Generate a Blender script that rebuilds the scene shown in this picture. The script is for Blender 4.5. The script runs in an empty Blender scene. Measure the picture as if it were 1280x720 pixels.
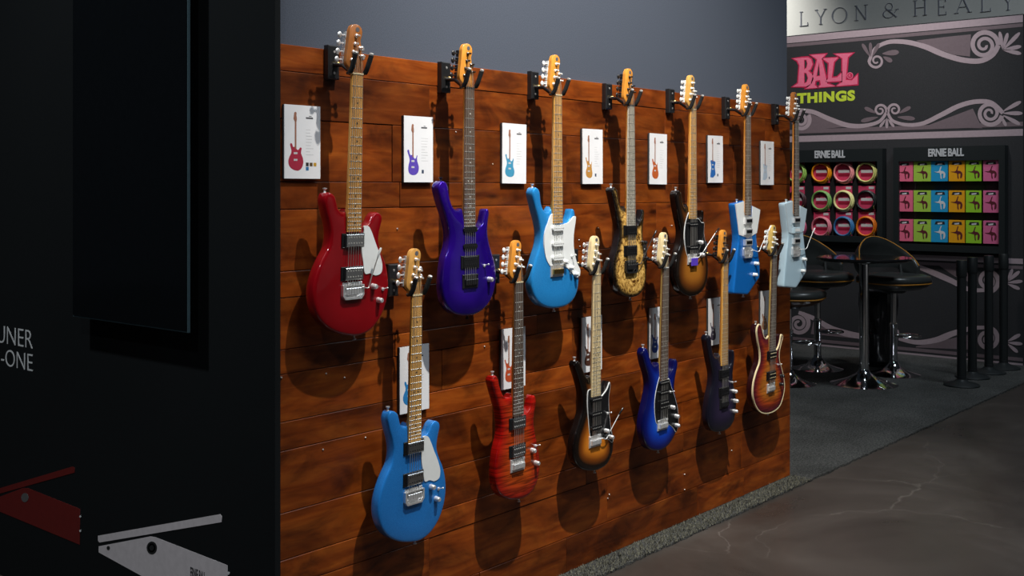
import bpy, bmesh, math, random
import numpy as np
from mathutils import Vector, Matrix
from mathutils.geometry import delaunay_2d_cdt

random.seed(7)
SC = bpy.context.scene
COL = SC.collection
PI = math.pi

# ------------------------------------------------------------------ camera
EYE, FPX, HORIZ = 1.532, 1400.0, 235.0
YAW = math.radians(40.0)
CY, SY = math.cos(YAW), math.sin(YAW)
cam_d = bpy.data.cameras.new('camera')
cam = bpy.data.objects.new('camera', cam_d)
COL.objects.link(cam)
cam.location = (0, 0, EYE)
cam.rotation_euler = (PI / 2, 0, YAW - PI / 2)
cam_d.sensor_width = 36
cam_d.lens = 36 * FPX / 1280
cam_d.shift_y = -(360 - HORIZ) / 1280
cam_d.clip_start = 0.05
SC.camera = cam

# ------------------------------------------------------------------ world, lights, exposure
w = bpy.data.worlds.new('world'); SC.world = w; w.use_nodes = True
w.node_tree.nodes['Background'].inputs[0].default_value = (0.62, 0.78, 1.0, 1)
w.node_tree.nodes['Background'].inputs[1].default_value = 0.010
SC.view_settings.view_transform = 'Standard'
SC.view_settings.look = 'None'
SC.view_settings.exposure = 0.0
SC.view_settings.gamma = 1.0
SC.view_settings.use_curve_mapping = False


def aim(o, target):
    d = Vector(target) - o.location
    o.rotation_euler = d.to_track_quat('-Z', 'Y').to_euler()


def spot(name, loc, target, energy, angle, blend, radius, color=(1, 1, 1)):
    l = bpy.data.lights.new(name, 'SPOT'); l.energy = energy; l.spot_size = math.radians(angle)
    l.spot_blend = blend; l.shadow_soft_size = radius; l.color = color
    o = bpy.data.objects.new(name, l); COL.objects.link(o); o.location = loc; aim(o, target); return o


def area(name, loc, target, energy, size, color=(1, 1, 1), sy=None):
    l = bpy.data.lights.new(name, 'AREA'); l.energy = energy; l.size = size; l.color = color
    if sy: l.shape = 'RECTANGLE'; l.size_y = sy
    o = bpy.data.objects.new(name, l); COL.objects.link(o); o.location = loc; aim(o, target); return o


spot('spotlight_key', (2.65, 0.80, 4.90), (3.72, 2.68, 1.72), 1280, 62, 1.0, 0.035, (1.0, 0.95, 0.88))
spot('spotlight_low', (2.5, -0.9, 5.0), (3.1, 2.5, 0.7), 110, 50, 1.0, 0.07, (0.72, 0.86, 1.0))
area('hall_lamp_left', (-0.4, 1.1, 3.6), (3.4, 2.6, 1.2), 14, 0.12, (0.95, 0.97, 1.0))
spot('side_wall_lamp', (-0.3, 3.2, 5.2), (2.1, 3.75, 1.0), 390, 60, 1.0, 0.1, (0.92, 0.97, 1.0))
area('added_fill_overhead', (1.0, -2.0, 7.0), (1.5, -1.0, 0), 90, 1.2, (0.85, 0.93, 1.0))  # overhead fill, added unseen so chrome has something to reflect
area('added_fill_far', (7.5, 0.5, 7.0), (7.8, 1.0, 0), 190, 1.4, (0.82, 0.92, 1.0))  # unseen overhead fill added to lift the far floor and carpet
spot('booth_lamp', (7.6, 3.6, 5.2), (10.2, 4.4, 2.5), 460, 62, 1.0, 0.2, (1.0, 0.95, 0.92))
spot('sign_lamp', (11.3, 7.3, 5.6), (13.2, 7.9, 3.2), 800, 90, 1.0, 0.15, (1.0, 0.98, 0.93))
spot('reflector_wall_lamp', (8.0, -2.6, 4.6), (8.6, -5.0, 1.4), 200, 95, 1.0, 0.2, (1.0, 0.96, 0.9))  # added lamp, lights the unseen wall that the chrome reflects


# ------------------------------------------------------------------ photo rays
def ray(x, y):
    u = (x - 640) / FPX; v = (HORIZ - y) / FPX
    return Vector((CY + u * SY, SY - u * CY, v))


CAMP = Vector((0, 0, EYE))


def on_y(x, y, Y): d = ray(x, y); return CAMP + d * (Y / d.y)
def on_x(x, y, X): d = ray(x, y); return CAMP + d * (X / d.x)
def on_floor(x, y, z=0.0): d = ray(x, y); return CAMP + d * ((z - EYE) / d.z)


# ------------------------------------------------------------------ materials
MATS = {}


class NT:
    def __init__(s, name):
        s.m = bpy.data.materials.new(name); s.m.use_nodes = True
        s.t = s.m.node_tree; s.b = s.t.nodes['Principled BSDF']

    def n(s, typ, **kw):
        nd = s.t.nodes.new(typ)
        for k, v in kw.items():
            if k.startswith('i_'):
                key = k[2:]; key = int(key) if key.isdigit() else key.replace('_', ' ')
                nd.inputs[key].default_value = v
            else: setattr(nd, k, v)
        return nd

    def l(s, a, ao, b, bi): s.t.links.new(a.outputs[ao], b.inputs[bi])

    def ramp(s, stops, interp='LINEAR'):
        r = s.n('ShaderNodeValToRGB'); e = r.color_ramp; e.interpolation = interp
        while len(e.elements) < len(stops): e.elements.new(0.5)
        for el, (p, c) in zip(e.elements, stops): el.position = p; el.color = (*c, 1)
        return r


def setp(b, **kw):
    for k, v in kw.items():
        b.inputs[k.replace('_', ' ')].default_value = v


def mat(name, col, rough=0.5, metal=0.0, coat=0.0, spec=0.5, noise=0.0, scale=40, bump=0.0, emit=None):
    """plain colour with a little procedural variation"""
    if name in MATS: return MATS[name]
    t = NT(name); b = t.b
    setp(b, Roughness=rough, Metallic=metal, Coat_Weight=coat, Specular_IOR_Level=spec)
    b.inputs['Coat Roughness'].default_value = 0.04
    b.inputs['Base Color'].default_value = (*col, 1)
    tc = t.n('ShaderNodeTexCoord')
    nz = t.n('ShaderNodeTexNoise', i_Scale=scale, i_Detail=4.0)
    t.l(tc, 'Object', nz, 'Vector')
    k = noise if noise else 0.06
    r = t.ramp([(0.3, tuple(max(0, c * (1 - k)) for c in col)), (0.7, tuple(min(1, c * (1 + k)) for c in col))])
    t.l(nz, 'Fac', r, 'Fac'); t.l(r, 'Color', b, 'Base Color')
    if bump:
        bp = t.n('ShaderNodeBump', i_Strength=bump, i_Distance=0.002); t.l(nz, 'Fac', bp, 'Height'); t.l(bp, 'Normal', b, 'Normal')
    if emit:
        b.inputs['Emission Color'].default_value = (*col, 1); b.inputs['Emission Strength'].default_value = emit
    MATS[name] = t.m
    return t.m


def srgb(r, g, b):
    f = lambda c: (c / 255 / 12.92) if c / 255 <= 0.04045 else ((c / 255 + 0.055) / 1.055) ** 2.4
    return (f(r), f(g), f(b))


def m_plank():
    t = NT('stained_plank'); b = t.b
    tc = t.n('ShaderNodeTexCoord'); oi = t.n('ShaderNodeObjectInfo')
    mul = t.n('ShaderNodeVectorMath', operation='SCALE'); mul.inputs[0].default_value = (37, 11, 23)
    t.l(oi, 'Random', mul, 'Scale')
    add = t.n('ShaderNodeVectorMath', operation='ADD'); t.l(tc, 'Object', add, 0); t.l(mul, 'Vector', add, 1)
    mp = t.n('ShaderNodeMapping'); mp.inputs['Scale'].default_value = (1.25, 8, 9.5); t.l(add, 'Vector', mp, 'Vector')
    grain = t.n('ShaderNodeTexNoise', i_Scale=2.2, i_Detail=7.0, i_Roughness=0.55, i_Distortion=1.2); t.l(mp, 'Vector', grain, 'Vector')
    mp2 = t.n('ShaderNodeMapping'); mp2.inputs['Scale'].default_value = (3.2, 3, 7); t.l(add, 'Vector', mp2, 'Vector')
    blot = t.n('ShaderNodeTexNoise', i_Scale=1.3, i_Detail=4.0, i_Roughness=0.6, i_Distortion=0.6); t.l(mp2, 'Vector', blot, 'Vector')
    mp3 = t.n('ShaderNodeMapping'); mp3.inputs['Scale'].default_value = (3.0, 5, 11); t.l(add, 'Vector', mp3, 'Vector')
    kn = t.n('ShaderNodeTexVoronoi', i_Scale=0.85); t.l(mp3, 'Vector', kn, 'Vector')
    c1 = t.ramp([(0.28, (0.120, 0.020, 0.0018)), (0.5, (0.210, 0.042, 0.0034)), (0.75, (0.31, 0.076, 0.0066))])
    t.l(grain, 'Fac', c1, 'Fac')
    c2 = t.ramp([(0.32, (0.24, 0.21, 0.20)), (0.50, (0.85, 0.84, 0.83)), (0.70, (1.32, 1.30, 1.2))])
    t.l(blot, 'Fac', c2, 'Fac')
    m1 = t.n('ShaderNodeMixRGB', blend_type='MULTIPLY'); m1.inputs[0].default_value = 0.85
    t.l(c1, 'Color', m1, 1); t.l(c2, 'Color', m1, 2)
    kr = t.ramp([(0.035, (0.22, 0.2, 0.2)), (0.12, (1, 1, 1))]); t.l(kn, 'Distance', kr, 'Fac')
    m2 = t.n('ShaderNodeMixRGB', blend_type='MULTIPLY'); m2.inputs[0].default_value = 0.9
    t.l(m1, 'Color', m2, 1); t.l(kr, 'Color', m2, 2)
    hs = t.n('ShaderNodeHueSaturation'); t.l(m2, 'Color', hs, 'Color')
    vr = t.n('ShaderNodeMapRange'); vr.inputs['To Min'].default_value = 0.60; vr.inputs['To Max'].default_value = 1.2
    t.l(oi, 'Random', vr, 'Value'); t.l(vr, 'Result', hs, 'Value')
    t.l(hs, 'Color', b, 'Base Color')
    rr = t.n('ShaderNodeMapRange'); rr.inputs['To Min'].default_value = 0.34; rr.inputs['To Max'].default_value = 0.55
    t.l(grain, 'Fac', rr, 'Value'); t.l(rr, 'Result', b, 'Roughness')
    bp = t.n('ShaderNodeBump', i_Strength=0.25, i_Distance=0.002); t.l(grain, 'Fac', bp, 'Height'); t.l(bp, 'Normal', b, 'Normal')
    setp(b, Specular_IOR_Level=0.3)
    return t.m


def m_carpet(name, c0, c1):
    t = NT(name); b = t.b
    tc = t.n('ShaderNodeTexCoord')
    a = t.n('ShaderNodeTexNoise', i_Scale=95.0, i_Detail=6.0, i_Roughness=0.8); t.l(tc, 'Object', a, 'Vector')
    c = t.n('ShaderNodeTexNoise', i_Scale=2.2, i_Detail=5.0, i_Roughness=0.6); t.l(tc, 'Object', c, 'Vector')
    r = t.ramp([(0.36, c0), (0.68, c1)]); t.l(a, 'Fac', r, 'Fac')
    r2 = t.ramp([(0.3, (0.6, 0.6, 0.6)), (0.7, (1.15, 1.15, 1.15))]); t.l(c, 'Fac', r2, 'Fac')
    m = t.n('ShaderNodeMixRGB', blend_type='MULTIPLY'); m.inputs[0].default_value = 1
    t.l(r, 'Color', m, 1); t.l(r2, 'Color', m, 2); t.l(m, 'Color', b, 'Base Color')
    bp = t.n('ShaderNodeBump', i_Strength=1.0, i_Distance=0.012); t.l(a, 'Fac', bp, 'Height'); t.l(bp, 'Normal', b, 'Normal')
    setp(b, Roughness=0.95, Specular_IOR_Level=0.15)
    return t.m


def m_concrete():
    t = NT('polished_concrete'); b = t.b
    tc = t.n('ShaderNodeTexCoord')
    a = t.n('ShaderNodeTexNoise', i_Scale=1.1, i_Detail=9.0, i_Roughness=0.62, i_Distortion=0.5); t.l(tc, 'Object', a, 'Vector')
    r = t.ramp([(0.3, (0.034, 0.028, 0.024)), (0.55, (0.058, 0.048, 0.041)), (0.75, (0.090, 0.076, 0.066))]); t.l(a, 'Fac', r, 'Fac')
    # wandering hairline cracks
    nz = t.n('ShaderNodeTexNoise', i_Scale=3.0, i_Detail=5.0); t.l(tc, 'Object', nz, 'Vector')
    mx = t.n('ShaderNodeVectorMath', operation='MULTIPLY_ADD'); mx.inputs[1].default_value = (0.35, 0.35, 0)
    t.l(nz, 'Color', mx, 0); t.l(tc, 'Object', mx, 2)
    v = t.n('ShaderNodeTexVoronoi', feature='DISTANCE_TO_EDGE', i_Scale=0.95); t.l(mx, 'Vector', v, 'Vector')
    cr = t.ramp([(0.0, (1, 1, 1)), (0.0035, (0, 0, 0))]); t.l(v, 'Distance', cr, 'Fac')
    gate = t.ramp([(0.47, (0, 0, 0)), (0.60, (1, 1, 1))]); t.l(a, 'Fac', gate, 'Fac')
    g1 = t.n('ShaderNodeMath', operation='MULTIPLY'); t.l(cr, 'Color', g1, 0); t.l(gate, 'Color', g1, 1)
    # straight scuffs
    mp = t.n('ShaderNodeMapping'); mp.inputs['Rotation'].default_value = (0, 0, 0.9); mp.inputs['Scale'].default_value = (0.5, 14, 1); t.l(tc, 'Object', mp, 'Vector')
    sc = t.n('ShaderNodeTexNoise', i_Scale=2.0, i_Detail=6.0, i_Roughness=0.7); t.l(mp, 'Vector', sc, 'Vector')
    sr = t.ramp([(0.66, (0, 0, 0)), (0.74, (1, 1, 1))]); t.l(sc, 'Fac', sr, 'Fac')
    g2 = t.n('ShaderNodeMath', operation='MULTIPLY'); t.l(sr, 'Color', g2, 0); g2.inputs[1].default_value = 0.25
    sm = t.n('ShaderNodeMath', operation='MAXIMUM'); t.l(g1, 0, sm, 0); t.l(g2, 0, sm, 1)
    sf = t.n('ShaderNodeMath', operation='MULTIPLY'); t.l(sm, 0, sf, 0); sf.inputs[1].default_value = 0.75
    m = t.n('ShaderNodeMixRGB'); m.inputs[2].default_value = (0.15, 0.13, 0.115, 1)
    t.l(sf, 0, m, 0); t.l(r, 'Color', m, 1); t.l(m, 'Color', b, 'Base Color')
    rr = t.ramp([(0.3, (0.24, 0.24, 0.24)), (0.7, (0.42, 0.42, 0.42))]); t.l(a, 'Fac', rr, 'Fac'); t.l(rr, 'Color', b, 'Roughness')
    bp = t.n('ShaderNodeBump', i_Strength=0.08, i_Distance=0.01); t.l(a, 'Fac', bp, 'Height'); t.l(bp, 'Normal', b, 'Normal')
    return t.m


def m_paint(name, col, rough=0.85, scale=260):
    t = NT(name); b = t.b
    tc = t.n('ShaderNodeTexCoord')
    a = t.n('ShaderNodeTexNoise', i_Scale=scale, i_Detail=3.0); t.l(tc, 'Object', a, 'Vector')
    r = t.ramp([(0.3, tuple(c * 0.82 for c in col)), (0.7, tuple(c * 1.15 for c in col))]); t.l(a, 'Fac', r, 'Fac'); t.l(r, 'Color', b, 'Base Color')
    bp = t.n('ShaderNodeBump', i_Strength=0.25, i_Distance=0.001); t.l(a, 'Fac', bp, 'Height'); t.l(bp, 'Normal', b, 'Normal')
    setp(b, Roughness=rough, Specular_IOR_Level=0.25)
    return t.m


def m_lacquer(name, col, col2=None, flake=0.0, rough=0.3, metal=0.0, coat=1.0):
    """solid or metallic-flake guitar lacquer"""
    t = NT(name); b = t.b
    tc = t.n('ShaderNodeTexCoord')
    a = t.n('ShaderNodeTexNoise', i_Scale=900.0 if flake else 6.0, i_Detail=2.0); t.l(tc, 'Object', a, 'Vector')
    c2 = col2 or tuple(c * 1.15 for c in col)
    r = t.ramp([(0.35, col), (0.68, c2)]); t.l(a, 'Fac', r, 'Fac'); t.l(r, 'Color', b, 'Base Color')
    setp(b, Roughness=rough, Metallic=metal, Coat_Weight=coat, Coat_Roughness=0.045, Specular_IOR_Level=0.08)
    return t.m


def m_burst(name, stops, flame=0.0, burl=False, rough=0.3):
    """colour that runs from the rim to the middle of the top, as a sunburst finish is sprayed"""
    t = NT(name); b = t.b
    at = t.n('ShaderNodeAttribute', attribute_name='edge')
    r = t.ramp([(min(p / 0.16, 1), c) for p, c in stops])
    dv = t.n('ShaderNodeMath', operation='DIVIDE'); dv.inputs[1].default_value = 0.16
    t.l(at, 'Fac', dv, 0); t.l(dv, 0, r, 'Fac')
    out = r
    tc = t.n('ShaderNodeTexCoord')
    if flame:
        mp = t.n('ShaderNodeMapping'); mp.inputs['Scale'].default_value = (7, 1, 95); mp.inputs['Rotation'].default_value = (0, 0.16, 0); t.l(tc, 'Object', mp, 'Vector')
        nz = t.n('ShaderNodeTexNoise', i_Scale=1.0, i_Detail=3.0, i_Distortion=1.2); t.l(mp, 'Vector', nz, 'Vector')
        fr = t.ramp([(0.38, (1 - flame,) * 3), (0.62, (1.12, 1.12, 1.12))]); t.l(nz, 'Fac', fr, 'Fac')
        m = t.n('ShaderNodeMixRGB', blend_type='MULTIPLY'); m.inputs[0].default_value = 1; t.l(r, 'Color', m, 1); t.l(fr, 'Color', m, 2); out = m
    if burl:
        nz = t.n('ShaderNodeTexNoise', i_Scale=32.0, i_Detail=6.0, i_Roughness=0.7, i_Distortion=2.0); t.l(tc, 'Object', nz, 'Vector')
        fr = t.ramp([(0.40, (0.09, 0.045, 0.025)), (0.49, (0.65, 0.55, 0.42)), (0.6, (1.1, 1.05, 1.0))]); t.l(nz, 'Fac', fr, 'Fac')
        m = t.n('ShaderNodeMixRGB', blend_type='MULTIPLY'); m.inputs[0].default_value = 1; t.l(r, 'Color', m, 1); t.l(fr, 'Color', m, 2); out = m
    t.l(out, 'Color', b, 'Base Color')
    setp(b, Roughness=rough, Coat_Weight=0.85, Coat_Roughness=0.045, Specular_IOR_Level=0.05)
    return t.m


def m_neckwood(name, col):
    if name in MATS: return MATS[name]
    t = NT(name); b = t.b
    tc = t.n('ShaderNodeTexCoord')
    mp = t.n('ShaderNodeMapping'); mp.inputs['Scale'].default_value = (130, 60, 7); t.l(tc, 'Object', mp, 'Vector')
    nz = t.n('ShaderNodeTexNoise', i_Scale=1.0, i_Detail=6.0, i_Distortion=0.6); t.l(mp, 'Vector', nz, 'Vector')
    r = t.ramp([(0.3, tuple(c * 0.68 for c in col)), (0.7, tuple(min(1, c * 1.12) for c in col))]); t.l(nz, 'Fac', r, 'Fac'); t.l(r, 'Color', b, 'Base Color')
    setp(b, Roughness=0.38, Coat_Weight=0.25, Coat_Roughness=0.2)
    MATS[name] = t.m
    return t.m


M_plank = m_plank()
M_conc = m_concrete()
M_carpet = m_carpet('grey_carpet', (0.014, 0.016, 0.017), (0.19, 0.19, 0.18))
M_grey = m_paint('blue_grey_paint', (0.066, 0.078, 0.104), 0.8)
M_dark = m_paint('near_black_paint', (0.0014, 0.0030, 0.0040), 0.9)
M_chrome = mat('chrome', (0.92, 0.92, 0.92), 0.36, 0.75)
M_mirror = mat('mirror_chrome', (0.80, 0.80, 0.81), 0.10, 1.0)
M_nickel = mat('nickel', (0.78, 0.76, 0.72), 0.36, 0.8)
M_cover = mat('pickup_chrome', (0.85, 0.85, 0.84), 0.16, 1.0)
M_gold = mat('brass', (0.75, 0.52, 0.18), 0.25, 1.0)
M_steel = mat('string_steel', (0.75, 0.73, 0.68), 0.35, 0.9)
M_fret = mat('fret_wire', (0.82, 0.80, 0.74), 0.3, 0.9)
M_blackm = mat('black_metal', (0.012, 0.012, 0.013), 0.35, 0.0, 0.3)
M_foam = mat('black_foam', (0.010, 0.010, 0.011), 0.85, bump=0.3, scale=600)
M_blackp = mat('black_plastic', (0.009, 0.009, 0.010), 0.22, 0.0, 0.4)
M_whitep = mat('white_plastic', (0.76, 0.78, 0.77), 0.35, noise=0.02)
M_cream = mat('cream_plastic', (0.78, 0.66, 0.40), 0.35)
M_card = mat('white_card', (0.78, 0.79, 0.81), 0.55, noise=0.02)
M_ink = mat('grey_ink', (0.10, 0.10, 0.11), 0.7)
M_inkl = mat('pale_grey_ink', (0.50, 0.51, 0.52), 0.7)
M_board = mat('shaded_board_edge', (0.03, 0.035, 0.04), 0.7)  # shadow along each card's edge put into this dark colour
M_rose = m_neckwood('rosewood', (0.070, 0.038, 0.024))
M_dot_b = mat('black_dot', (0.02, 0.015, 0.01), 0.4)
M_dot_w = mat('pearl_dot', (0.72, 0.70, 0.64), 0.3)


# ------------------------------------------------------------------ mesh helpers
class MB:
    def __init__(s): s.v = []; s.f = []

    def add(s, vs, fs):
        o = len(s.v); s.v += [tuple(p) for p in vs]; s.f += [tuple(i + o for i in f) for f in fs]; return s

    def box(s, x0, x1, y0, y1, z0, z1):
        v = [(x, y, z) for x in (x0, x1) for y in (y0, y1) for z in (z0, z1)]
        return s.add(v, [(0, 1, 3, 2), (4, 6, 7, 5), (0, 4, 5, 1), (2, 3, 7, 6), (0, 2, 6, 4), (1, 5, 7, 3)])

    def bbox(s, x0, x1, y0, y1, z0, z1, b):
        """box with bevelled front (-y) edges"""
        v = [(x0, y1, z0), (x1, y1, z0), (x1, y1, z1), (x0, y1, z1), (x0, y0 + b, z0), (x1, y0 + b, z0), (x1, y0 + b, z1), (x0, y0 + b, z1),
             (x0 + b, y0, z0 + b), (x1 - b, y0, z0 + b), (x1 - b, y0, z1 - b), (x0 + b, y0, z1 - b)]
        f = [(0, 1, 2, 3), (8, 11, 10, 9)]
        for i in range(4):
            j = (i + 1) % 4
            f += [(i, j, 4 + j, 4 + i), (4 + i, 4 + j, 8 + j, 8 + i)]
        return s.add(v, f)

    def tube(s, pts, rad, seg=8, closed=False, cap=True):
        pts = [Vector(p) for p in pts]; n = len(pts)
        if not isinstance(rad, (list, tuple)): rad = [rad] * n
        vs = []; prev = None
        for i, p in enumerate(pts):
            if closed: t = pts[(i + 1) % n] - pts[i - 1]
            else: t = pts[min(i + 1, n - 1)] - pts[max(i - 1, 0)]
            t.normalize()
            if prev is None: a = t.orthogonal().normalized()
            else: a = (prev - t * prev.dot(t)).normalized()
            prev = a; b = t.cross(a)
            for k in range(seg):
                q = 2 * PI * k / seg
                vs.append(p + (a * math.cos(q) + b * math.sin(q)) * rad[i])
        fs = []
        for i in range(n if closed else n - 1):
            j = (i + 1) % n
            for k in range(seg):
                l = (k + 1) % seg
                fs.append((i * seg + k, i * seg + l, j * seg + l, j * seg + k))
        if cap and not closed:
            fs.append(tuple(range(seg - 1, -1, -1))); fs.append(tuple((n - 1) * seg + k for k in range(seg)))
        return s.add(vs, fs)

    def lathe(s, prof, seg=16, axis='z', loc=(0, 0, 0)):
        """prof: (radius, height) pairs"""
        vs = []; fs = []; n = len(prof); lx, ly, lz = loc
        for r, h in prof:
            for k in range(seg):
                q = 2 * PI * k / seg; c, d = r * math.cos(q), r * math.sin(q)
                vs.append((lx + c, ly + d, lz + h) if axis == 'z' else ((lx + c, ly + h, lz + d) if axis == 'y' else (lx + h, ly + c, lz + d)))
        for i in range(n - 1):
            for k in range(seg):
                l = (k + 1) % seg
                fs.append((i * seg + k, i * seg + l, (i + 1) * seg + l, (i + 1) * seg + k))
        fs.append(tuple(range(seg - 1, -1, -1))); fs.append(tuple((n - 1) * seg + k for k in range(seg)))
        return s.add(vs, fs)

    def prism(s, poly, y0, y1):
        """polygon in (x, z) extruded along y"""
        n = len(poly)
        vs = [(x, y0, z) for x, z in poly] + [(x, y1, z) for x, z in poly]
        fs = [tuple(range(n)), tuple(range(2 * n - 1, n - 1, -1))] + [(i, i + n, (i + 1) % n + n, (i + 1) % n) for i in range(n)]
        return s.add(vs, fs)

    def ell(s, c, r, seg=10, rings=6):
        vs = [(c[0], c[1], c[2] + r[2])]; fs = []
        for i in range(1, rings):
            a = PI * i / rings
            for k in range(seg):
                q = 2 * PI * k / seg
                vs.append((c[0] + r[0] * math.sin(a) * math.cos(q), c[1] + r[1] * math.sin(a) * math.sin(q), c[2] + r[2] * math.cos(a)))
        vs.append((c[0], c[1], c[2] - r[2]))
        for k in range(seg):
            l = (k + 1) % seg
            fs.append((0, 1 + k, 1 + l)); fs.append((len(vs) - 1, 1 + (rings - 2) * seg + l, 1 + (rings - 2) * seg + k))
            for i in range(rings - 2): fs.append((1 + i * seg + k, 1 + (i + 1) * seg + k, 1 + (i + 1) * seg + l, 1 + i * seg + l))
        return s.add(vs, fs)

    def mesh(s, name, smooth=None):
        me = bpy.data.meshes.new(name); me.from_pydata(s.v, [], s.f)
        bm = bmesh.new(); bm.from_mesh(me); bmesh.ops.recalc_face_normals(bm, faces=bm.faces); bm.to_mesh(me); bm.free()
        if smooth is not None:
            me.shade_smooth(); me.set_sharp_from_angle(angle=math.radians(smooth))
        return me

    def build(s, name, m, parent=None, smooth=38, loc=None):
        me = s.mesh(name, smooth); me.materials.append(m)
        return link(name, me, parent, loc)


def link(name, me, parent=None, loc=None):
    o = bpy.data.objects.new(name, me); COL.objects.link(o)
    if parent: o.parent = parent
    if loc is not None: o.location = loc
    return o


def tag(o, label=None, cat=None, group=None, kind=None):
    if label: o['label'] = label
    if cat: o['category'] = cat
    if group: o['group'] = group
    if kind: o['kind'] = kind
    return o


def thing(name, label, cat, loc, rot=(0, 0, 0), group=None):
    o = bpy.data.objects.new(name, None); COL.objects.link(o); o.empty_display_size = 0.05
    o.location = loc; o.rotation_euler = rot
    return tag(o, label, cat, group)


def catmull(p, n, closed=True):
    p = np.array(p, float); m = len(p); out = []
    seglen = [np.linalg.norm(p[(i + 1) % m] - p[i]) for i in range(m if closed else m - 1)]
    tot = sum(seglen)
    for i in range(m if closed else m - 1):
        if closed: a, b, c, d = p[i - 1], p[i], p[(i + 1) % m], p[(i + 2) % m]
        else: a, b, c, d = p[max(i - 1, 0)], p[i], p[i + 1], p[min(i + 2, m - 1)]
        k = max(2, int(round(n * seglen[i] / tot)))
        # centripetal
        t0 = 0; t1 = t0 + max(np.linalg.norm(b - a), 1e-6) ** .5; t2 = t1 + max(np.linalg.norm(c - b), 1e-6) ** .5; t3 = t2 + max(np.linalg.norm(d - c), 1e-6) ** .5
        for j in range(k):
            t = t1 + (t2 - t1) * j / k
            A1 = (t1 - t) / (t1 - t0) * a + (t - t0) / (t1 - t0) * b; A2 = (t2 - t) / (t2 - t1) * b + (t - t1) / (t2 - t1) * c
            A3 = (t3 - t) / (t3 - t2) * c + (t - t2) / (t3 - t2) * d
            B1 = (t2 - t) / (t2 - t0) * A1 + (t - t0) / (t2 - t0) * A2; B2 = (t3 - t) / (t3 - t1) * A2 + (t - t1) / (t3 - t1) * A3
            out.append((t2 - t) / (t2 - t1) * B1 + (t - t1) / (t2 - t1) * B2)
    if not closed: out.append(p[-1])
    return np.array(out)


def ccw(p):
    p = np.array(p, float); x, z = p[:, 0], p[:, 1]
    return p if np.sum(x * np.roll(z, -1) - np.roll(x, -1) * z) > 0 else p[::-1].copy()


def inset(p, d):
    """p ccw -> moved inwards by d"""
    e = np.roll(p, -1, 0) - p; e /= np.maximum(np.linalg.norm(e, axis=1, keepdims=True), 1e-9)
    nrm = np.stack([-e[:, 1], e[:, 0]], 1)
    a = nrm + np.roll(nrm, 1, 0); a /= np.maximum(np.linalg.norm(a, axis=1, keepdims=True), 1e-6)
    c = np.maximum(np.sum(a * nrm, 1, keepdims=True), 0.55)
    return p + a * d / c


def seg_dist(q, p):
    a = p; b = np.roll(p, -1, 0); ab = b - a
    t = np.clip(np.sum((q[:, None] - a[None]) * ab[None], 2) / np.maximum(np.sum(ab * ab, 1), 1e-12)[None], 0, 1)
    return np.min(np.linalg.norm(q[:, None] - (a[None] + t[..., None] * ab[None]), axis=2), 1)


def inside(q, p):
    x, y = q[:, 0][:, None], q[:, 1][:, None]
    x0, y0 = p[:, 0][None], p[:, 1][None]; x1, y1 = np.roll(p[:, 0], -1)[None], np.roll(p[:, 1], -1)[None]
    c = ((y0 > y) != (y1 > y)) & (x < (x1 - x0) * (y - y0) / np.where(y1 == y0, 1e-12, y1 - y0) + x0)
    return c.sum(1) % 2 == 1


# flat print on planes: polygons given in plane coordinates
def plane_matrix(kind, d):
    if kind == 'x': return Matrix(((0, 0, -1, d), (-1, 0, 0, 0), (0, 1, 0, 0), (0, 0, 0, 1)))     # faces -X, u = -Y, v = Z
    return Matrix(((1, 0, 0, 0), (0, 0, -1, d), (0, 1, 0, 0), (0, 0, 0, 1)))                      # faces -Y, u = X, v = Z


def loops_mesh(name, loops, thick=0.0006):
    """filled flat shape with holes (even-odd), extruded a hair"""
    cu = bpy.data.curves.new(name, 'CURVE'); cu.dimensions = '2D'; cu.fill_mode = 'BOTH'; cu.extrude = thick
    for lp in loops:
        sp = cu.splines.new('POLY'); sp.points.add(len(lp) - 1); sp.use_cyclic_u = True
        for pt, q in zip(sp.points, lp): pt.co = (q[0], q[1], 0, 1)
    ob = bpy.data.objects.new(name, cu)
    me = bpy.data.meshes.new_from_object(ob); bpy.data.objects.remove(ob); bpy.data.curves.remove(cu)
    me.name = name
    return me


def text_mesh(name, body, thick=0.0006, bold=0.0, spacing=1.0):
    cu = bpy.data.curves.new(name, 'FONT'); cu.body = body; cu.extrude = thick; cu.offset = bold; cu.space_character = spacing
    cu.resolution_u = 4
    ob = bpy.data.objects.new(name, cu)
    me = bpy.data.meshes.new_from_object(ob); bpy.data.objects.remove(ob); bpy.data.curves.remove(cu)
    me.name = name
    return me


def fit_mesh(me, x0, x1, y0, y1):
    co = np.array([v.co[:] for v in me.vertices]); mn, mx = co.min(0), co.max(0)
    for v in me.vertices:
        v.co.x = x0 + (v.co.x - mn[0]) / (mx[0] - mn[0]) * (x1 - x0); v.co.y = y0 + (v.co.y - mn[1]) / (mx[1] - mn[1]) * (y1 - y0)
    return me


def flat(name, me, m, parent, mtx, lift=0.0):
    me.materials.append(m)
    o = link(name, me)
    o.matrix_world = mtx @ Matrix.Translation((0, 0, lift))
    if parent:
        o.parent = parent; o.matrix_parent_inverse = parent.matrix_world.inverted()
    return o


# ------------------------------------------------------------------ the setting
WALL_Y = 2.68                                   # face of the stained boards
XL = on_y(350, 235, WALL_Y).x                   # left end of the guitar wall
XR = on_y(988, 235, WALL_Y).x                   # right end
WTOP = on_y(988, 132, WALL_Y).z
HWALL = 3.3

floor = MB().box(-6, 22, -9, 16, -0.1, 0).build('floor', M_conc); tag(floor, kind='structure')
CAR_Y = on_floor(976, 619).y
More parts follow.
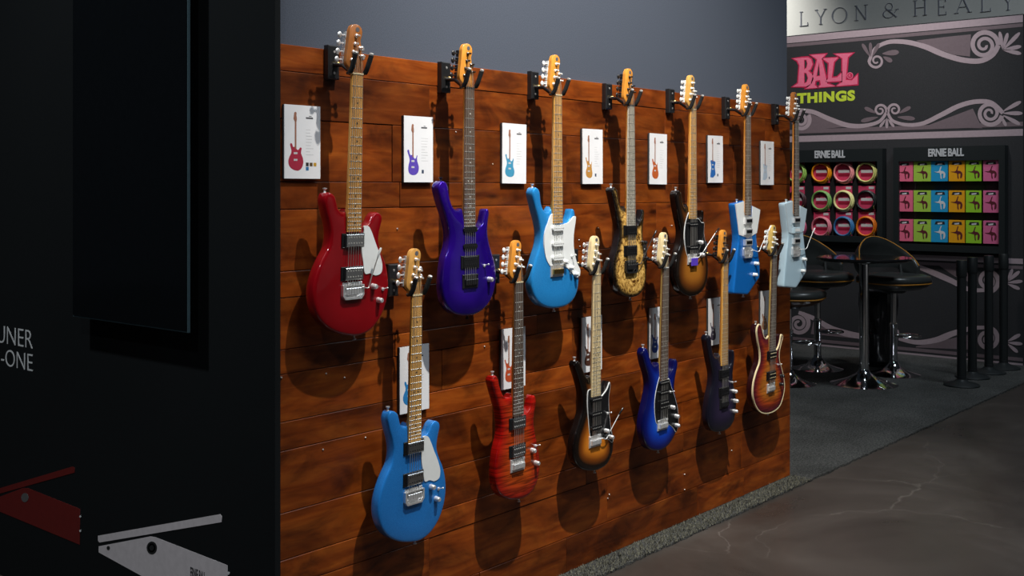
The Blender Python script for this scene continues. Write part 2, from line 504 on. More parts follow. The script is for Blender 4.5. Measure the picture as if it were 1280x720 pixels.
# carpet with a slightly ragged cut edge along the concrete
bmv = MB()
xs = np.arange(XL, 12.2, 0.02)
poly = [(x, CAR_Y + random.uniform(-0.006, 0.006)) for x in xs]
poly = poly + [(12.2, 12.0), (XL, 12.0)]
n = len(poly)
bmv.add([(x, y, 0.001) for x, y in poly] + [(x, y, 0.012) for x, y in poly],
        [tuple(range(n - 1, -1, -1)), tuple(range(n, 2 * n))] + [(i, (i + 1) % n, (i + 1) % n + n, i + n) for i in range(n)])
carpet = bmv.build('floor_carpet', M_carpet, smooth=None); tag(carpet, kind='structure')
# tufts of pile standing along the lit edge of the carpet
tv = MB()
for i in range(9000):
    x = XL + 0.2 + random.random() * (XR - XL - 0.2)
    y = CAR_Y - 0.006 + random.random() * (WALL_Y - CAR_Y)
    a = random.uniform(0, 2 * PI); h = random.uniform(0.006, 0.014); wd = random.uniform(0.0015, 0.003)
    dx, dy = math.cos(a), math.sin(a); lx, ly = random.uniform(-.008, .008), random.uniform(-.008, .008)
    if y + ly > WALL_Y - 0.002: continue
    tv.add([(x - dx * wd, y - dy * wd, 0.010), (x + dx * wd, y + dy * wd, 0.010), (x + lx, y + ly, 0.012 + h)], [(0, 1, 2)])
me = bpy.data.meshes.new('carpet_pile'); me.from_pydata(tv.v, [], tv.f); me.materials.append(mat('carpet_tuft', (0.13, 0.128, 0.095), 0.95, noise=0.85, scale=120))
pile = link('carpet_pile', me); tag(pile, 'short grey carpet pile along the foot of the guitar wall', 'carpet pile', kind='stuff')

wall_back = MB().box(XL, XR, WALL_Y + 0.02, WALL_Y + 0.2, 0.0, HWALL).build('wall_back', M_grey); tag(wall_back, kind='structure')
wall_left = MB().box(XL - 0.02, XL, WALL_Y - 0.002, 6.8, 0.0, HWALL).build('wall_left', M_dark); tag(wall_left, kind='structure')

added_reflector_wall = MB().box(5.2, 13.5, -5.12, -5.0, 0.0, 2.7).build('added_reflector_wall', m_paint('pale_reflector_paint', (0.42, 0.41, 0.40), 0.8)); tag(added_reflector_wall, kind='structure')  # unseen pale wall added for chrome and lacquer to mirror

# stained boards: row limits measured at the left end (pixels from the horizon at x=350)
k350 = on_y(350, 235, WALL_Y); dep = k350.x * CY + k350.y * SY
rows_px = [-181, -147, -87, -8, 27, 105, 138, 203, 234, 294, 330, 408, 467, 502, 579.5]
rows = [EYE - p / FPX * dep for p in rows_px] + [0.012]
known = {1: [537], 2: [], 13: [760], 2: [917], 14: [872, 600]}
for r in range(len(rows) - 1):
    z1, z0 = rows[r], rows[r + 1]
    cuts = [on_y(p, 235, WALL_Y).x for p in known.get(r, [])]
    x = XL - random.uniform(0.05, 0.9)
    while x < XR:
        x += random.choice([0.75, 0.95, 1.2, 1.45])
        if XL + 0.18 < x < XR - 0.18 and all(abs(x - c) > 0.4 for c in cuts): cuts.append(x)
    e = [XL] + sorted(cuts) + [XR]
    for a, b in zip(e[:-1], e[1:]):
        d = random.uniform(0, 0.003); g = 0.0009
        cx, cz = (a + b) / 2, (z0 + z1) / 2
        MB().bbox(a - cx + g, b - cx - g, WALL_Y + d, WALL_Y + 0.02, z0 - cz + g, z1 - cz - g, 0.0013).build('plank', M_plank, wall_back, None, (cx, 0, cz))
nail_me = MB().lathe([(0.0, -0.0012), (0.0022, -0.0009), (0.003, 0.0), (0.003, 0.003)], 8, 'y').mesh('nail', 40); nail_me.materials.append(M_nickel)
for px, py in [(762, 618), (760, 623), (856, 593), (856, 612), (915, 563), (352, 472), (404, 562), (431, 472), (606, 433), (570, 165), (497, 286), (748, 285), (840, 282),
               (616, 205), (523, 225), (724, 300), (725, 308), (870, 224), (457, 547), (408, 467)]:
    p = on_y(px, py, WALL_Y); link('nail', nail_me, wall_back, (p.x, WALL_Y - 0.0005, p.z))


# ------------------------------------------------------------------ guitars
YN = 2.55                                       # plane of the fingerboards at the nut
PX = lambda pts, ox, oy, s: [(ox + a / s, oy + b / s) for a, b in pts]

OUT = {
 'teardrop': (460, 505, 4, [(112, 42), (128, 36), (148, 46), (158, 75), (164, 102), (178, 117), (196, 112), (206, 96), (214, 104), (266, 164), (286, 161), (304, 140), (320, 104), (336, 85), (356, 92), (361, 112),
   (351, 165), (346, 220), (358, 268), (376, 312), (388, 368), (391, 430), (382, 500), (355, 580), (312, 646), (264, 682), (215, 692), (160, 689), (110, 668), (75, 628), (56, 570), (54, 505), (66, 440), (90, 370), (122, 295), (130, 235), (124, 185), (110, 130), (102, 75)]),
 'purple': (535, 220, 4, [(56, 52), (74, 25), (94, 31), (104, 55), (110, 100), (124, 146), (140, 168), (160, 171), (176, 163), (188, 158), (238, 260), (258, 257), (278, 234), (288, 197), (295, 168), (303, 164), (309, 182), (304, 225),
   (301, 280), (308, 330), (325, 390), (340, 450), (342, 520), (330, 590), (300, 648), (250, 688), (190, 700), (130, 686), (94, 642), (79, 575), (80, 500), (90, 420), (108, 350), (112, 290), (94, 205), (66, 115)]),
 'roundhorn': (652, 228, 4.5, [(66, 54), (82, 27), (98, 36), (107, 60), (110, 95), (117, 132), (132, 160), (150, 168), (166, 154), (176, 135), (226, 236), (248, 231), (269, 208), (281, 174), (287, 150), (297, 152), (304, 190), (298, 240),
   (291, 300), (291, 360), (299, 418), (315, 470), (325, 530), (321, 590), (305, 645), (270, 686), (220, 706), (160, 708), (103, 682), (72, 632), (60, 570), (66, 500), (86, 420), (107, 350), (112, 290), (102, 220), (81, 140)]),
 'burl': (752, 225, 4.5, [(62, 58), (74, 39), (89, 56), (97, 100), (106, 138), (120, 158), (135, 158), (148, 146), (192, 252), (210, 248), (226, 222), (233, 186), (236, 166), (242, 172), (241, 212), (235, 270), (235, 320), (240, 380), (248, 440), (255, 500), (252, 560),
   (240, 610), (215, 645), (175, 660), (130, 651), (96, 622), (76, 572), (69, 510), (76, 440), (95, 370), (107, 300), (98, 230), (81, 150), (69, 92)]),
 'burst': (832, 225, 4.5, [(62, 80), (77, 57), (92, 74), (96, 98), (100, 128), (112, 153), (125, 148), (136, 134), (178, 224), (190, 231), (203, 220), (208, 196), (209, 172), (215, 172), (218, 204), (214, 250), (215, 300), (222, 360), (235, 420), (242, 480), (240, 540), (225, 600), (195, 640),
   (155, 655), (115, 648), (79, 612), (61, 550), (61, 480), (73, 410), (90, 350), (95, 290), (80, 210), (66, 132)]),
 'angular': (902, 236, 5, [(85, 92), (150, 72), (190, 104), (243, 130), (222, 255), (218, 300), (241, 490), (240, 552), (166, 662), (74, 656), (94, 450), (108, 330), (108, 290)]),
 'flame': (600, 460, 4, [(64, 57), (82, 38), (94, 54), (101, 86), (113, 124), (130, 149), (150, 149), (164, 132), (174, 128), (218, 237), (238, 223), (256, 192), (264, 154), (271, 137), (279, 141), (284, 170), (276, 220), (272, 270), (278, 320),
   (290, 380), (300, 440), (301, 500), (292, 560), (270, 610), (235, 645), (190, 660), (140, 656), (101, 628), (83, 572), (82, 500), (91, 420), (108, 345), (112, 285), (99, 200), (74, 110)]),
 'pointed': (705, 445, 4.5, [(68, 48), (80, 27), (97, 46), (110, 76), (124, 108), (138, 123), (152, 118), (162, 114), (210, 218), (234, 191), (249, 160), (256, 142), (262, 146), (264, 168), (256, 220), (252, 270), (255, 320), (265, 380), (278, 440), (281, 500), (271, 560), (245, 610),
   (200, 640), (150, 648), (96, 631), (66, 590), (58, 530), (68, 450), (91, 380), (112, 302), (112, 222), (90, 130)]),
 'blueburst': (788, 420, 4.5, [(76, 92), (91, 67), (106, 90), (113, 120), (125, 152), (140, 168), (154, 163), (166, 150), (208, 236), (228, 212), (244, 180), (251, 148), (257, 131), (265, 136), (269, 162), (262, 200), (253, 250), (250, 300), (260, 350), (272, 410), (273, 470), (263, 530), (236, 590),
   (196, 634), (150, 648), (106, 631), (81, 582), (73, 520), (80, 450), (98, 370), (112, 292), (106, 230), (84, 152)]),
 'dark': (870, 410, 5, [(74, 64), (86, 43), (97, 62), (101, 110), (111, 158), (126, 182), (143, 180), (156, 160), (197, 252), (212, 247), (225, 222), (230, 180), (232, 144), (238, 138), (244, 165), (240, 220), (233, 280), (236, 340), (248, 400), (255, 460), (251, 520), (240, 580),
   (215, 622), (175, 646), (132, 652), (96, 632), (80, 582), (82, 510), (93, 430), (110, 350), (112, 290), (95, 200), (80, 112)]),
 'bound': (930, 390, 5, [(84, 96), (94, 76), (106, 80), (113, 102), (119, 130), (129, 158), (144, 164), (157, 146), (194, 240), (209, 231), (224, 192), (231, 152), (236, 139), (244, 150), (233, 200), (223, 250), (223, 300), (236, 350), (250, 410), (255, 470), (246, 530), (226, 586),
   (190, 621), (140, 636), (100, 624), (71, 581), (56, 520), (59, 450), (76, 380), (99, 312), (99, 250), (86, 180), (80, 120)]),
}


class Frame:
    """a guitar's own frame, found from its nut and bridge: x across, z along the neck (nut = 0), y into the wall"""
    def __init__(s, nut, bridge):
        s.n = on_y(nut[0], nut[1], YN)
        u = (bridge[0] - 640) / FPX
        yb = s.n.x * (SY - u * CY) / (CY + u * SY)
        yb = min(max(yb, YN - 0.002), YN + 0.026)
        b = on_y(bridge[0], bridge[1], yb)
        s.tilt = math.atan2(s.n.x - b.x, s.n.z - b.z)
        dz = s.n.z - b.z
        s.lean = math.atan2(yb - YN, dz)
        s.scale = math.hypot(dz, yb - YN)
        s.R = Matrix.Rotation(s.tilt, 3, 'Y') @ Matrix.Rotation(s.lean, 3, 'X')
        s.Ri = s.R.inverted()

    def loc(s, px, py, off=0.010):
        """pixel -> (x, z) on the plane `off` behind the strings"""
        nrm = s.R @ Vector((0, 1, 0)); p0 = s.n + nrm * off; d = ray(px, py)
        t = (p0 - CAMP).dot(nrm) / d.dot(nrm)
        q = s.Ri @ (CAMP + d * t - s.n)
        return (q.x, q.z)


def head_outline():
    return catmull([(-21, -2), (-24, 10), (-39, 27), (-41, 37), (-36, 80), (-31, 118), (-29, 132), (-20, 146), (-3, 151), (13, 146), (21, 134), (21, 120), (16, 106), (18, 88), (23, 62), (25, 36), (23, 12), (21, -2)], 60) * 0.001


fret_me = MB().tube([(-0.5, 0, 0), (0.5, 0, 0)], 0.0011, 6).mesh('fret', None); fret_me.materials.append(M_fret)
peg_cache = {}


def add_tuner(root, H, x, z, side, m, hx, yh):
    key = (side, m.name)
    if key not in peg_cache:
        a = MB().lathe([(0.0, -0.016), (0.003, -0.016), (0.0035, -0.006), (0.0056, -0.004), (0.006, 0.002)], 10, 'y').mesh('tuner_post', 40)
        a.materials.append(m)
        b = MB()
        b.bbox(-0.008, 0.008, 0.0, 0.013, -0.011, 0.011, 0.002)
        b = b.mesh('tuner_housing', 40); b.materials.append(m)
        c = MB().tube([(0, 0, 0), (side * 0.014, 0, 0)], 0.0026, 8)
        c.ell((side * 0.021, 0, 0), (0.0085, 0.004, 0.010), 12, 6)
        c = c.mesh('tuner_button', 60); c.materials.append(m)
        peg_cache[key] = (a, b, c)
    a, b, c = peg_cache[key]
    o = link('tuner_post', a, root, (x, yh, z + H))
    hs = link('tuner_housing', b, root, (hx - side * 0.006, yh + 0.0135, z + H))
    link('tuner_button', c, hs, (side * 0.006, 0.007, 0))


def guitar(g):
    fr = Frame(g['nut'], g['bridge']); S = fr.scale
    oo = OUT[g['shape']]
    src = g.get('frame_from')
    of = Frame(*src) if src else fr
    ol = np.array([of.loc(*p) for p in PX(oo[3], *oo[:3])])
    T = g.get('T', 0.038)
    if g['shape'] == 'angular':
        p = ccw(ol); q = []
        for i in range(len(p)):                      # small corner radii
            a, b, c = p[i - 1], p[i], p[(i + 1) % len(p)]
            ra = min(0.012, 0.3 * np.linalg.norm(a - b)); rc = min(0.012, 0.3 * np.linalg.norm(c - b))
            A = b + (a - b) / np.linalg.norm(a - b) * ra; C = b + (c - b) / np.linalg.norm(c - b) * rc
            q += [A * (1 - t) ** 2 + 2 * b * t * (1 - t) + C * t * t for t in (0, .33, .67, 1)]
        dens = []
        for i in range(len(q)):
            a, b = q[i], q[(i + 1) % len(q)]; k = max(1, int(np.linalg.norm(b - a) / 0.012))
            dens += [a + (b - a) * j / k for j in range(k)]
        P = np.array(dens)
    else:
        P = ccw(catmull(ol, 150))
    H = -P[:, 1].min()                               # nut height above the lowest point of the body
    base = fr.n + fr.R @ Vector((0, 0, -H))
    root = thing('electric_guitar', g['label'], 'guitar', base, (0, 0, 0), 'electric guitars hung on the plank wall')
    root.rotation_mode = 'XYZ'; root.rotation_euler = fr.R.to_euler('XYZ')
    g['H'] = H; g['root'] = root; g['frame'] = fr; g['outline'] = P
    UP = (0, 0, H)
    yf = 0.010
    # ---- body
    r = g.get('round', 0.007)
    rings = [(0.006, yf + T), (0.0018, yf + T - 0.0018), (0.0, yf + T - 0.006), (0.0, yf + r), (r * 0.12, yf + r * 0.5), (r * 0.4, yf + r * 0.17), (r, yf)]
    mb = MB(); N = len(P)
    vs = []; edge = []
    for d, y in rings:
        for q in inset(P, d): vs.append((q[0], y, q[1])); edge.append(d)
    fs = []
    for i in range(len(rings) - 1):
        for k in range(N):
            l = (k + 1) % N; fs.append((i * N + k, i * N + l, (i + 1) * N + l, (i + 1) * N + k))
    fs.append(tuple(range(N)))
    inner = inset(P, r)
    mn, mx = inner.min(0), inner.max(0); st = 0.0085
    gx, gz = np.meshgrid(np.arange(mn[0], mx[0], st), np.arange(mn[1], mx[1], st)); q = np.stack([gx.ravel(), gz.ravel()], 1)
    q = q[inside(q, inner)]; q = q[seg_dist(q, inner) > st * 0.55]
    cv = [Vector(a) for a in inner] + [Vector(a) for a in q]
    res = delaunay_2d_cdt(cv, [(i, (i + 1) % N) for i in range(N)], [], 1, 1e-6)
    rv, rf = res[0], res[2]
    o0 = len(vs); co = np.array([(a.x, a.y) for a in rv]); ed = seg_dist(co, inner)
    dome = g.get('dome', 0.0); dw = g.get('dome_w', 0.05)
    for (a, b), e in zip(co, ed):
        t = max(0.0, 1 - e / dw)
        vs.append((a, yf - dome * (1 - t * t) + 0.0, b)); edge.append(e + r)
    fs += [tuple(o0 + i for i in f) for f in rf]
    me = bpy.data.meshes.new('body'); me.from_pydata(vs, [], fs)
    at = me.attributes.new('edge', 'FLOAT', 'POINT'); at.data.foreach_set('value', np.array(edge, dtype=np.float32))
    bm = bmesh.new(); bm.from_mesh(me); bmesh.ops.remove_doubles(bm, verts=bm.verts, dist=2e-5); bmesh.ops.recalc_face_normals(bm, faces=bm.faces); bm.to_mesh(me); bm.free()
    me.shade_smooth(); me.set_sharp_from_angle(angle=math.radians(50))
    me.materials.append(g['m'])
    body = link('body', me, root, UP)
    if g.get('side'):
        me.materials.append(g['side'])
        for f in me.polygons:
            if f.center.y > yf + 0.004: f.material_index = 1
    yf2 = yf - dome
    if g.get('binding'):
        b2 = MB(); A = inset(P, -0.0004); Bq = inset(P, 0.0042)
        vv = [(a[0], yf + 0.007, a[1]) for a in A] + [(a[0], yf - 0.0006, a[1]) for a in A] + [(a[0], yf - 0.0006, a[1]) for a in Bq] + [(a[0], yf + 0.007, a[1]) for a in Bq]
        ff = [((i) * N + k, i * N + (k + 1) % N, ((i + 1) % 4) * N + (k + 1) % N, ((i + 1) % 4) * N + k) for i in range(4) for k in range(N)]
        b2.add(vv, ff).build('binding', g['binding'], body)
    # ---- neck, fingerboard, frets
    nf = g.get('nfrets', 22)
    zend = -S * (1 - 2 ** (-nf / 12)) - 0.008
    wd = lambda z: 0.021 + 0.0072 * min(1.0, -z / 0.474) if z < 0 else 0.021
    nm = g['neck']; fm = g['board']
    mb = MB(); L = 14; K = 9; vs = []; fs = []
    for i in range(L + 1):
        z = -0.0 + (zend + 0.012) * i / L; hw = wd(z) - 0.0003; dp = 0.0155 + 0.004 * i / L
        if z < -0.40: dp = 0.0155 + 0.004 + 0.012 * min(1, (-z - 0.40) / 0.05)
        for k in range(K):
            q = PI * k / (K - 1); vs.append((-hw * math.cos(q), 0.005 + dp * math.sin(q) ** 0.8, z))
    for i in range(L):
        for k in range(K - 1): fs.append((i * K + k, i * K + k + 1, (i + 1) * K + k + 1, (i + 1) * K + k))
        fs.append((i * K + K - 1, i * K, (i + 1) * K, (i + 1) * K + K - 1))
    fs.append(tuple(range(K))); fs.append(tuple(L * K + k for k in range(K)))
    mb.add(vs, fs).build('neck', nm, root, 45, UP)
    mb = MB(); vs = []; fs = []
    for i in range(9):
        z = -0.001 + zend * i / 8; hw = wd(z)
        vs += [(-hw, 0.0055, z), (-hw, 0.0009, z), (-hw * 0.5, 0.0001, z), (hw * 0.5, 0.0001, z), (hw, 0.0009, z), (hw, 0.0055, z)]
    for i in range(8):
        for k in range(6): fs.append((i * 6 + k, i * 6 + (k + 1) % 6, (i + 1) * 6 + (k + 1) % 6, (i + 1) * 6 + k))
    fs += [tuple(range(6)), tuple(48 + k for k in range(6))]
    fb = mb.add(vs, fs).build('fretboard', fm, root, 30, UP)
    for k in range(1, nf + 1):
        z = -S * (1 - 2 ** (-k / 12)); o = link('fret', fret_me, fb, (0, 0.0002, z)); o.scale = (2 * wd(z) - 0.001, 1, 1)
    dm = MB()
    zz = lambda k: -S * (1 - 2 ** (-k / 12))
    for k in (3, 5, 7, 9, 12, 15, 17, 19, 21):
        z = (zz(k) + zz(k - 1)) / 2
        for dx in ((-0.009, 0.009) if k == 12 else (0.0,)):
            dm.lathe([(0.0, -0.0006), (0.0031, -0.0005), (0.0031, 0.002)], 10, 'y', (dx, 0.0, z))
    tag(dm.build('inlay_dots', g['dots'], fb), kind='stuff')
    MB().box(-0.0215, 0.0215, -0.0016, 0.006, -0.001, 0.003).build('nut', g.get('nutm', M_cream), root, None, UP)
    # ---- headstock
    hm = g['head']; yh = 0.0075
    ho = ccw(head_outline())
    mb = MB(); n2 = len(ho); i2 = inset(ho, 0.0018)
    vs = [(a, yh + 0.014, b) for a, b in ho] + [(a, yh + 0.0015, b) for a, b in ho] + [(a, yh, b) for a, b in i2]
    fs = [tuple(range(n2)), tuple(range(3 * n2 - 1, 2 * n2 - 1, -1))] + [(j * n2 + i, j * n2 + (i + 1) % n2, (j + 1) * n2 + (i + 1) % n2, (j + 1) * n2 + i) for j in range(2) for i in range(n2)]
    mb.add(vs, fs).build('headstock', hm, root, 45, UP)
    MB().lathe([(0, -0.0005), (0.0075, -0.0004), (0.0075, 0.001)], 14, 'y', (0.001, yh, 0.135)).build('head_logo', g.get('logo', M_ink), root, None, UP)
    tm = g['tuners']
    posts = [(-21, 41), (-15, 66), (-9, 91), (-4, 116), (18, 55), (12, 80)]
    for i, (x, z) in enumerate(posts):
        side = -1 if i < 4 else 1
        hx = (-0.041 + (z - 37) * 0.000125) if i < 4 else 0.0235 - (z - 36) * 0.0001
        add_tuner(root, H, x * .001, z * .001, side, tm, hx, yh)
    # ---- strings
    zb = -S
    order = [0, 1, 2, 3, 5, 4]
    for k in range(6):
        f = (k - 2.5) / 2.5
        px_, pz_ = posts[order[k]]
        xb = f * 0.0262
        pts = [(px_ * .001, yh - 0.006, pz_ * .001), (f * 0.0175, -0.0022, 0.003), (f * 0.0175, -0.0022, 0.0), (xb, -0.0038, zb)]
        if g.get('tail'): pts.append((xb, yf2 - 0.004, zb - 0.02))
        MB().tube(pts, 0.00085 if k > 2 else 0.00105, 5).build('string', M_steel, root, 60, UP)
    # ---- hardware, all placed in the guitar's own frame from the photograph
    lp = lambda p: fr.loc(g['crop'][0] + p[0] / g['crop'][2], g['crop'][1] + p[1] / g['crop'][2], yf2 - 0.006)
    if g.get('guard'):
        gf = g.get('guard_src')
        if gf: gp = np.array([of.loc(*p) for p in PX(g['guard'], *gf)])
        else: gp = np.array([fr.loc(*p) for p in PX(g['guard'], *g['crop'])])
        gp = ccw(gp if g['shape'] == 'angular' else catmull(gp, 90))
        keep = g.get('guard_edge')
        if keep:
            pg = MB().prism(gp, yf2 - 0.0012, yf2 + 0.003).build('pickguard_rim', keep, root, None, UP)
            MB().prism(inset(gp, 0.0026), yf2 - 0.0022, yf2 + 0.003).build('pickguard', g['guard_m'], root, None, UP)
        else: MB().prism(gp, yf2 - 0.0022, yf2 + 0.003).build('pickguard', g['guard_m'], root, None, UP)
    pb = yf2 - (0.0022 if g.get('guard') and g['shape'] not in ('teardrop',) else 0.0)
    for kind, p, pm, cm in g['pickups']:
        z = lp(p)[1]
        if kind == 'hum':
            pk = MB().bbox(-0.046, 0.046, pb - 0.0035, pb + 0.004, z - 0.0215, z + 0.0215, 0.0015).build('pickup', M_blackp, root, 40, UP)
            MB().bbox(-0.036, 0.036, -0.0072 + 0.0012, pb, z - 0.0185, z + 0.0185, 0.002).build('pickup_cover', M_cover if pm in (M_chrome, M_nickel) else pm, pk, 40)
            for row in (-0.009, 0.009):
                s2 = MB()
                for k in range(6): s2.lathe([(0, -0.001), (0.0024, -0.0008), (0.0024, 0.002)], 8, 'y', ((k - 2.5) * 0.0104, -0.006, z + row))
                tag(s2.build('pole_pieces', cm, pk), kind='stuff')
        elif kind == 'mini':
            pk = MB().bbox(-0.0335, 0.0335, -0.0055, pb + 0.004, z - 0.0145, z + 0.0145, 0.002).build('pickup', pm, root, 40, UP)
            MB().bbox(-0.026, 0.026, -0.0063, -0.005, z - 0.0075, z + 0.0075, 0.0005).build('pickup_insert', cm, pk, 40)
        else:
            s2 = MB().lathe([(0.009, 0), (0.009, 0.0045), (0.0078, 0.006)], 18, 'y')
            ov = []
            for k in range(24):
                q = 2 * PI * k / 24; ov.append(((0.0345 - 0.009) * (1 if math.cos(q) > 0 else -1) + 0.009 * math.cos(q), z + 0.009 * math.sin(q)))
            pk = MB().prism(ov, -0.005, pb + 0.003).build('pickup', pm, root, None, UP)
            s2 = MB()
            for k in range(6): s2.lathe([(0, -0.0012), (0.0024, -0.001), (0.0024, 0.002)], 8, 'y', ((k - 2.5) * 0.0104, -0.005, z))
            tag(s2.build('pole_pieces', cm, pk), kind='stuff')
    bz = zb; bmn = g['bridge_m']
    br = MB().bbox(-0.039, 0.039, yf2 - 0.004, yf2 + 0.002, bz - 0.026, bz + 0.020, 0.0015).build('bridge', bmn, root, 40, UP)
    for k in range(6):
        f = (k - 2.5) * 0.0105
        MB().bbox(f - 0.0046, f + 0.0046, yf2 - 0.0128, yf2 - 0.003, bz - 0.016, bz + 0.003, 0.0015).build('saddle', g.get('saddle_m', bmn), br, 40)
    if g.get('bridge_cup'):      # wrapped, cup-shaped bridge
        c = MB(); cp = [(-0.043, bz + 0.012), (0.043, bz + 0.012), (0.043, bz - 0.020), (0.033, bz - 0.032), (-0.033, bz - 0.032), (-0.043, bz - 0.020)]
        ci = [(a * 0.86, bz + (b - bz) * 0.80) for a, b in cp]
        n6 = 6
        vs = [(a, yf2, b) for a, b in cp] + [(a, yf2 - 0.011, b) for a, b in cp] + [(a, yf2 - 0.011, b) for a, b in ci] + [(a, yf2, b) for a, b in ci]
        fs = [(j * 6 + i, j * 6 + (i + 1) % 6, ((j + 1) % 4) * 6 + (i + 1) % 6, ((j + 1) % 4) * 6 + i) for j in range(4) for i in range(6)]
        c.add(vs, fs).build('bridge_wall', bmn, br, 30)
    for z in (bz + 0.016, ):
        for sx in (-0.033, 0.033):
            MB().lathe([(0.0, -0.0075), (0.003, -0.0075), (0.004, -0.004), (0.0045, 0.002)], 10, 'y', (sx, yf2, z)).build('bridge_post', bmn, br, 40)
    if g.get('film'):
        MB().bbox(-0.024, 0.030, yf2 - 0.0140, yf2 - 0.011, bz - 0.032, bz + 0.002, 0.001).build('protective_film', g['film'], br, None)
    for kp in g.get('knobs', []):
        x, z = lp(kp[:2]); km = g.get('knob_m', M_chrome)
        MB().lathe([(0.0, -0.019), (0.0062, -0.0188), (0.0078, -0.016), (0.0088, -0.004), (0.0095, 0.0), (0.0095, 0.003)], 18, 'y', (x, pb, z)).build('control_knob', km, root, 40, UP)
    for kp in g.get('switch', []):
        x, z = lp(kp)
        sw = MB().lathe([(0.0, -0.003), (0.0055, -0.003), (0.0055, 0.002)], 12, 'y', (x, pb, z)); sw.tube([(x, pb, z), (x + 0.004, pb - 0.014, z + 0.004)], 0.0016, 8); sw.ell((x + 0.0045, pb - 0.016, z + 0.0045), (0.003, 0.004, 0.003), 10, 6)
        sw.build('pickup_switch', g.get('switch_m', M_chrome), root, 50, UP)
    if g.get('arm'):
        a0, a1, am, tipm = g['arm']
        p0 = lp(a0); p1 = lp(a1)
        A = Vector((p0[0], yf2 - 0.008, p0[1])); B = Vector((p1[0], yf2 - 0.034, p1[1]))
        st_ = Vector((0.030, yf2 - 0.004, bz + 0.002))
        pts = [st_, st_ + Vector((0.002, -0.010, 0.002)), A + Vector((0, -0.006, 0)), A.lerp(B, 0.2) + Vector((0, -0.004, 0)), A.lerp(B, 0.8), B]
        ar = MB().tube([tuple(x) for x in catmull([tuple(q) for q in pts], 26, False)], 0.0019, 8).build('tremolo_arm', am, root, 60, UP)
        dv = (B - A).normalized()
        MB().tube([B - dv * 0.030, B - dv * 0.026, B, B + dv * 0.003], [0.0024, 0.0034, 0.0037, 0.002], 10).build('arm_tip', tipm, ar, 50)
    # strap buttons: on the upper horn and at the foot of the body
    iu = int(np.argmax(np.where(P[:, 0] < -0.05, P[:, 1], -9)))
    for (x, z), up in ((P[iu], 1), (P[int(np.argmin(P[:, 1]))], -1)):
        MB().lathe([(0.0062, -0.004), (0.0036, 0.002), (0.0034, 0.007), (0.0068, 0.010), (0.0068, 0.013), (0.0, 0.0135)], 12, 'z').build('strap_button', g.get('hw', M_chrome), root, 40, (x, yf + T / 2, z + H)).rotation_euler = (0, 0 if up > 0 else PI, 0)
    return root


def hanger(g, label):
    fr = g['frame']; n = fr.n
    X, Z = n.x, n.z
    t = thing('guitar_hanger', label, 'hanger', (X, WALL_Y, Z - 0.012), (0, 0, 0), 'yoke hangers screwed to the plank wall')
    o = Vector((X, WALL_Y, Z - 0.012))
    L = lambda x, y, z: (x, y - WALL_Y, z)
    pl = MB().bbox(-0.0225, 0.0225, -0.022, 0.001, 0.002, 0.108, 0.004).build('base_plate', M_blackm, t, 40)
    for z in (0.022, 0.088): MB().lathe([(0, -0.0015), (0.004, -0.001), (0.005, 0.002)], 10, 'y', (0, -0.022, z)).build('screw', M_nickel, pl)
    yk = YN - WALL_Y + 0.028                    # behind the neck
    MB().tube([(0, -0.018, 0.048), (0, -0.06, 0.044), (0, yk + 0.012, 0.024), (0, yk, 0.020)], [0.0075, 0.0065, 0.006, 0.006], 10).build('shaft', M_blackm, t, 50)
    MB().ell((0.006, -0.030, 0.050), (0.0085, 0.0085, 0.0085), 12, 8).build('swivel_ball', M_gold, t, 60)
    for s in (-1, 1):
        # cradle wire: from the shaft, round the neck, ending in a foam-covered prong
        pts = [(0, yk, 0.020), (s * 0.018, yk - 0.002, 0.016), (s * 0.029, yk - 0.014, 0.013), (s * 0.030, yk - 0.026, 0.017), (s * 0.030, yk - 0.036, 0.030), (s * 0.031, yk - 0.045, 0.050), (s * 0.032, yk - 0.053, 0.070)]
        cp = [tuple(p) for p in catmull(pts, 26, False)]
        MB().tube(cp, 0.0042, 8).build('cradle_wire', M_blackm, t, 60)
        k = 11
        pr = MB().tube(cp[k:], 0.0078, 10).build('foam_sleeve', M_foam, t, 60)
        e = Vector(cp[-1]); d = (e - Vector(cp[-2])).normalized()
        MB().tube([e - d * 0.001, e + d * 0.005, e + d * 0.007], [0.0074, 0.0072, 0.004], 10).build('end_cap', M_nickel, pr, 40)
    return t


AMBER = m_neckwood('amber_maple', (0.62, 0.31, 0.075))
AMBER_L = m_neckwood('golden_maple', (0.74, 0.40, 0.10))
ORANGE = m_neckwood('orange_maple', (0.76, 0.30, 0.040))
BROWN = m_neckwood('brown_maple', (0.38, 0.13, 0.030))
PALE = m_neckwood('pale_maple', (0.86, 0.68, 0.37))
YELM = m_neckwood('yellow_maple', (0.74, 0.50, 0.14))
SHEENB = m_neckwood('painted_sheen_board', (0.48, 0.44, 0.35))  # rosewood board with string reflection painted into its pale colour
M_purplefilm = mat('purple_film', (0.10, 0.05, 0.48), 0.3)
RED = m_lacquer('red_lacquer', (0.19, 0.0015, 0.004), (0.25, 0.003, 0.007), rough=0.3)
BLUE1 = m_lacquer('blue_sparkle', (0.008, 0.130, 0.45), (0.028, 0.24, 0.64), flake=1, rough=0.38, metal=0.12)
BLUE2 = m_lacquer('sky_blue_sparkle', (0.008, 0.17, 0.48), (0.03, 0.29, 0.66), flake=1, rough=0.36, metal=0.12)
PURP = m_lacquer('deep_violet', (0.012, 0.002, 0.15), (0.030, 0.005, 0.26), rough=0.22, metal=0.3)
ICE = m_lacquer('ice_blue', (0.40, 0.56, 0.66), (0.44, 0.60, 0.70), rough=0.35)
BLUE3 = m_lacquer('electric_blue', (0.006, 0.14, 0.52), (0.012, 0.20, 0.66), flake=1, rough=0.30, metal=0.3)
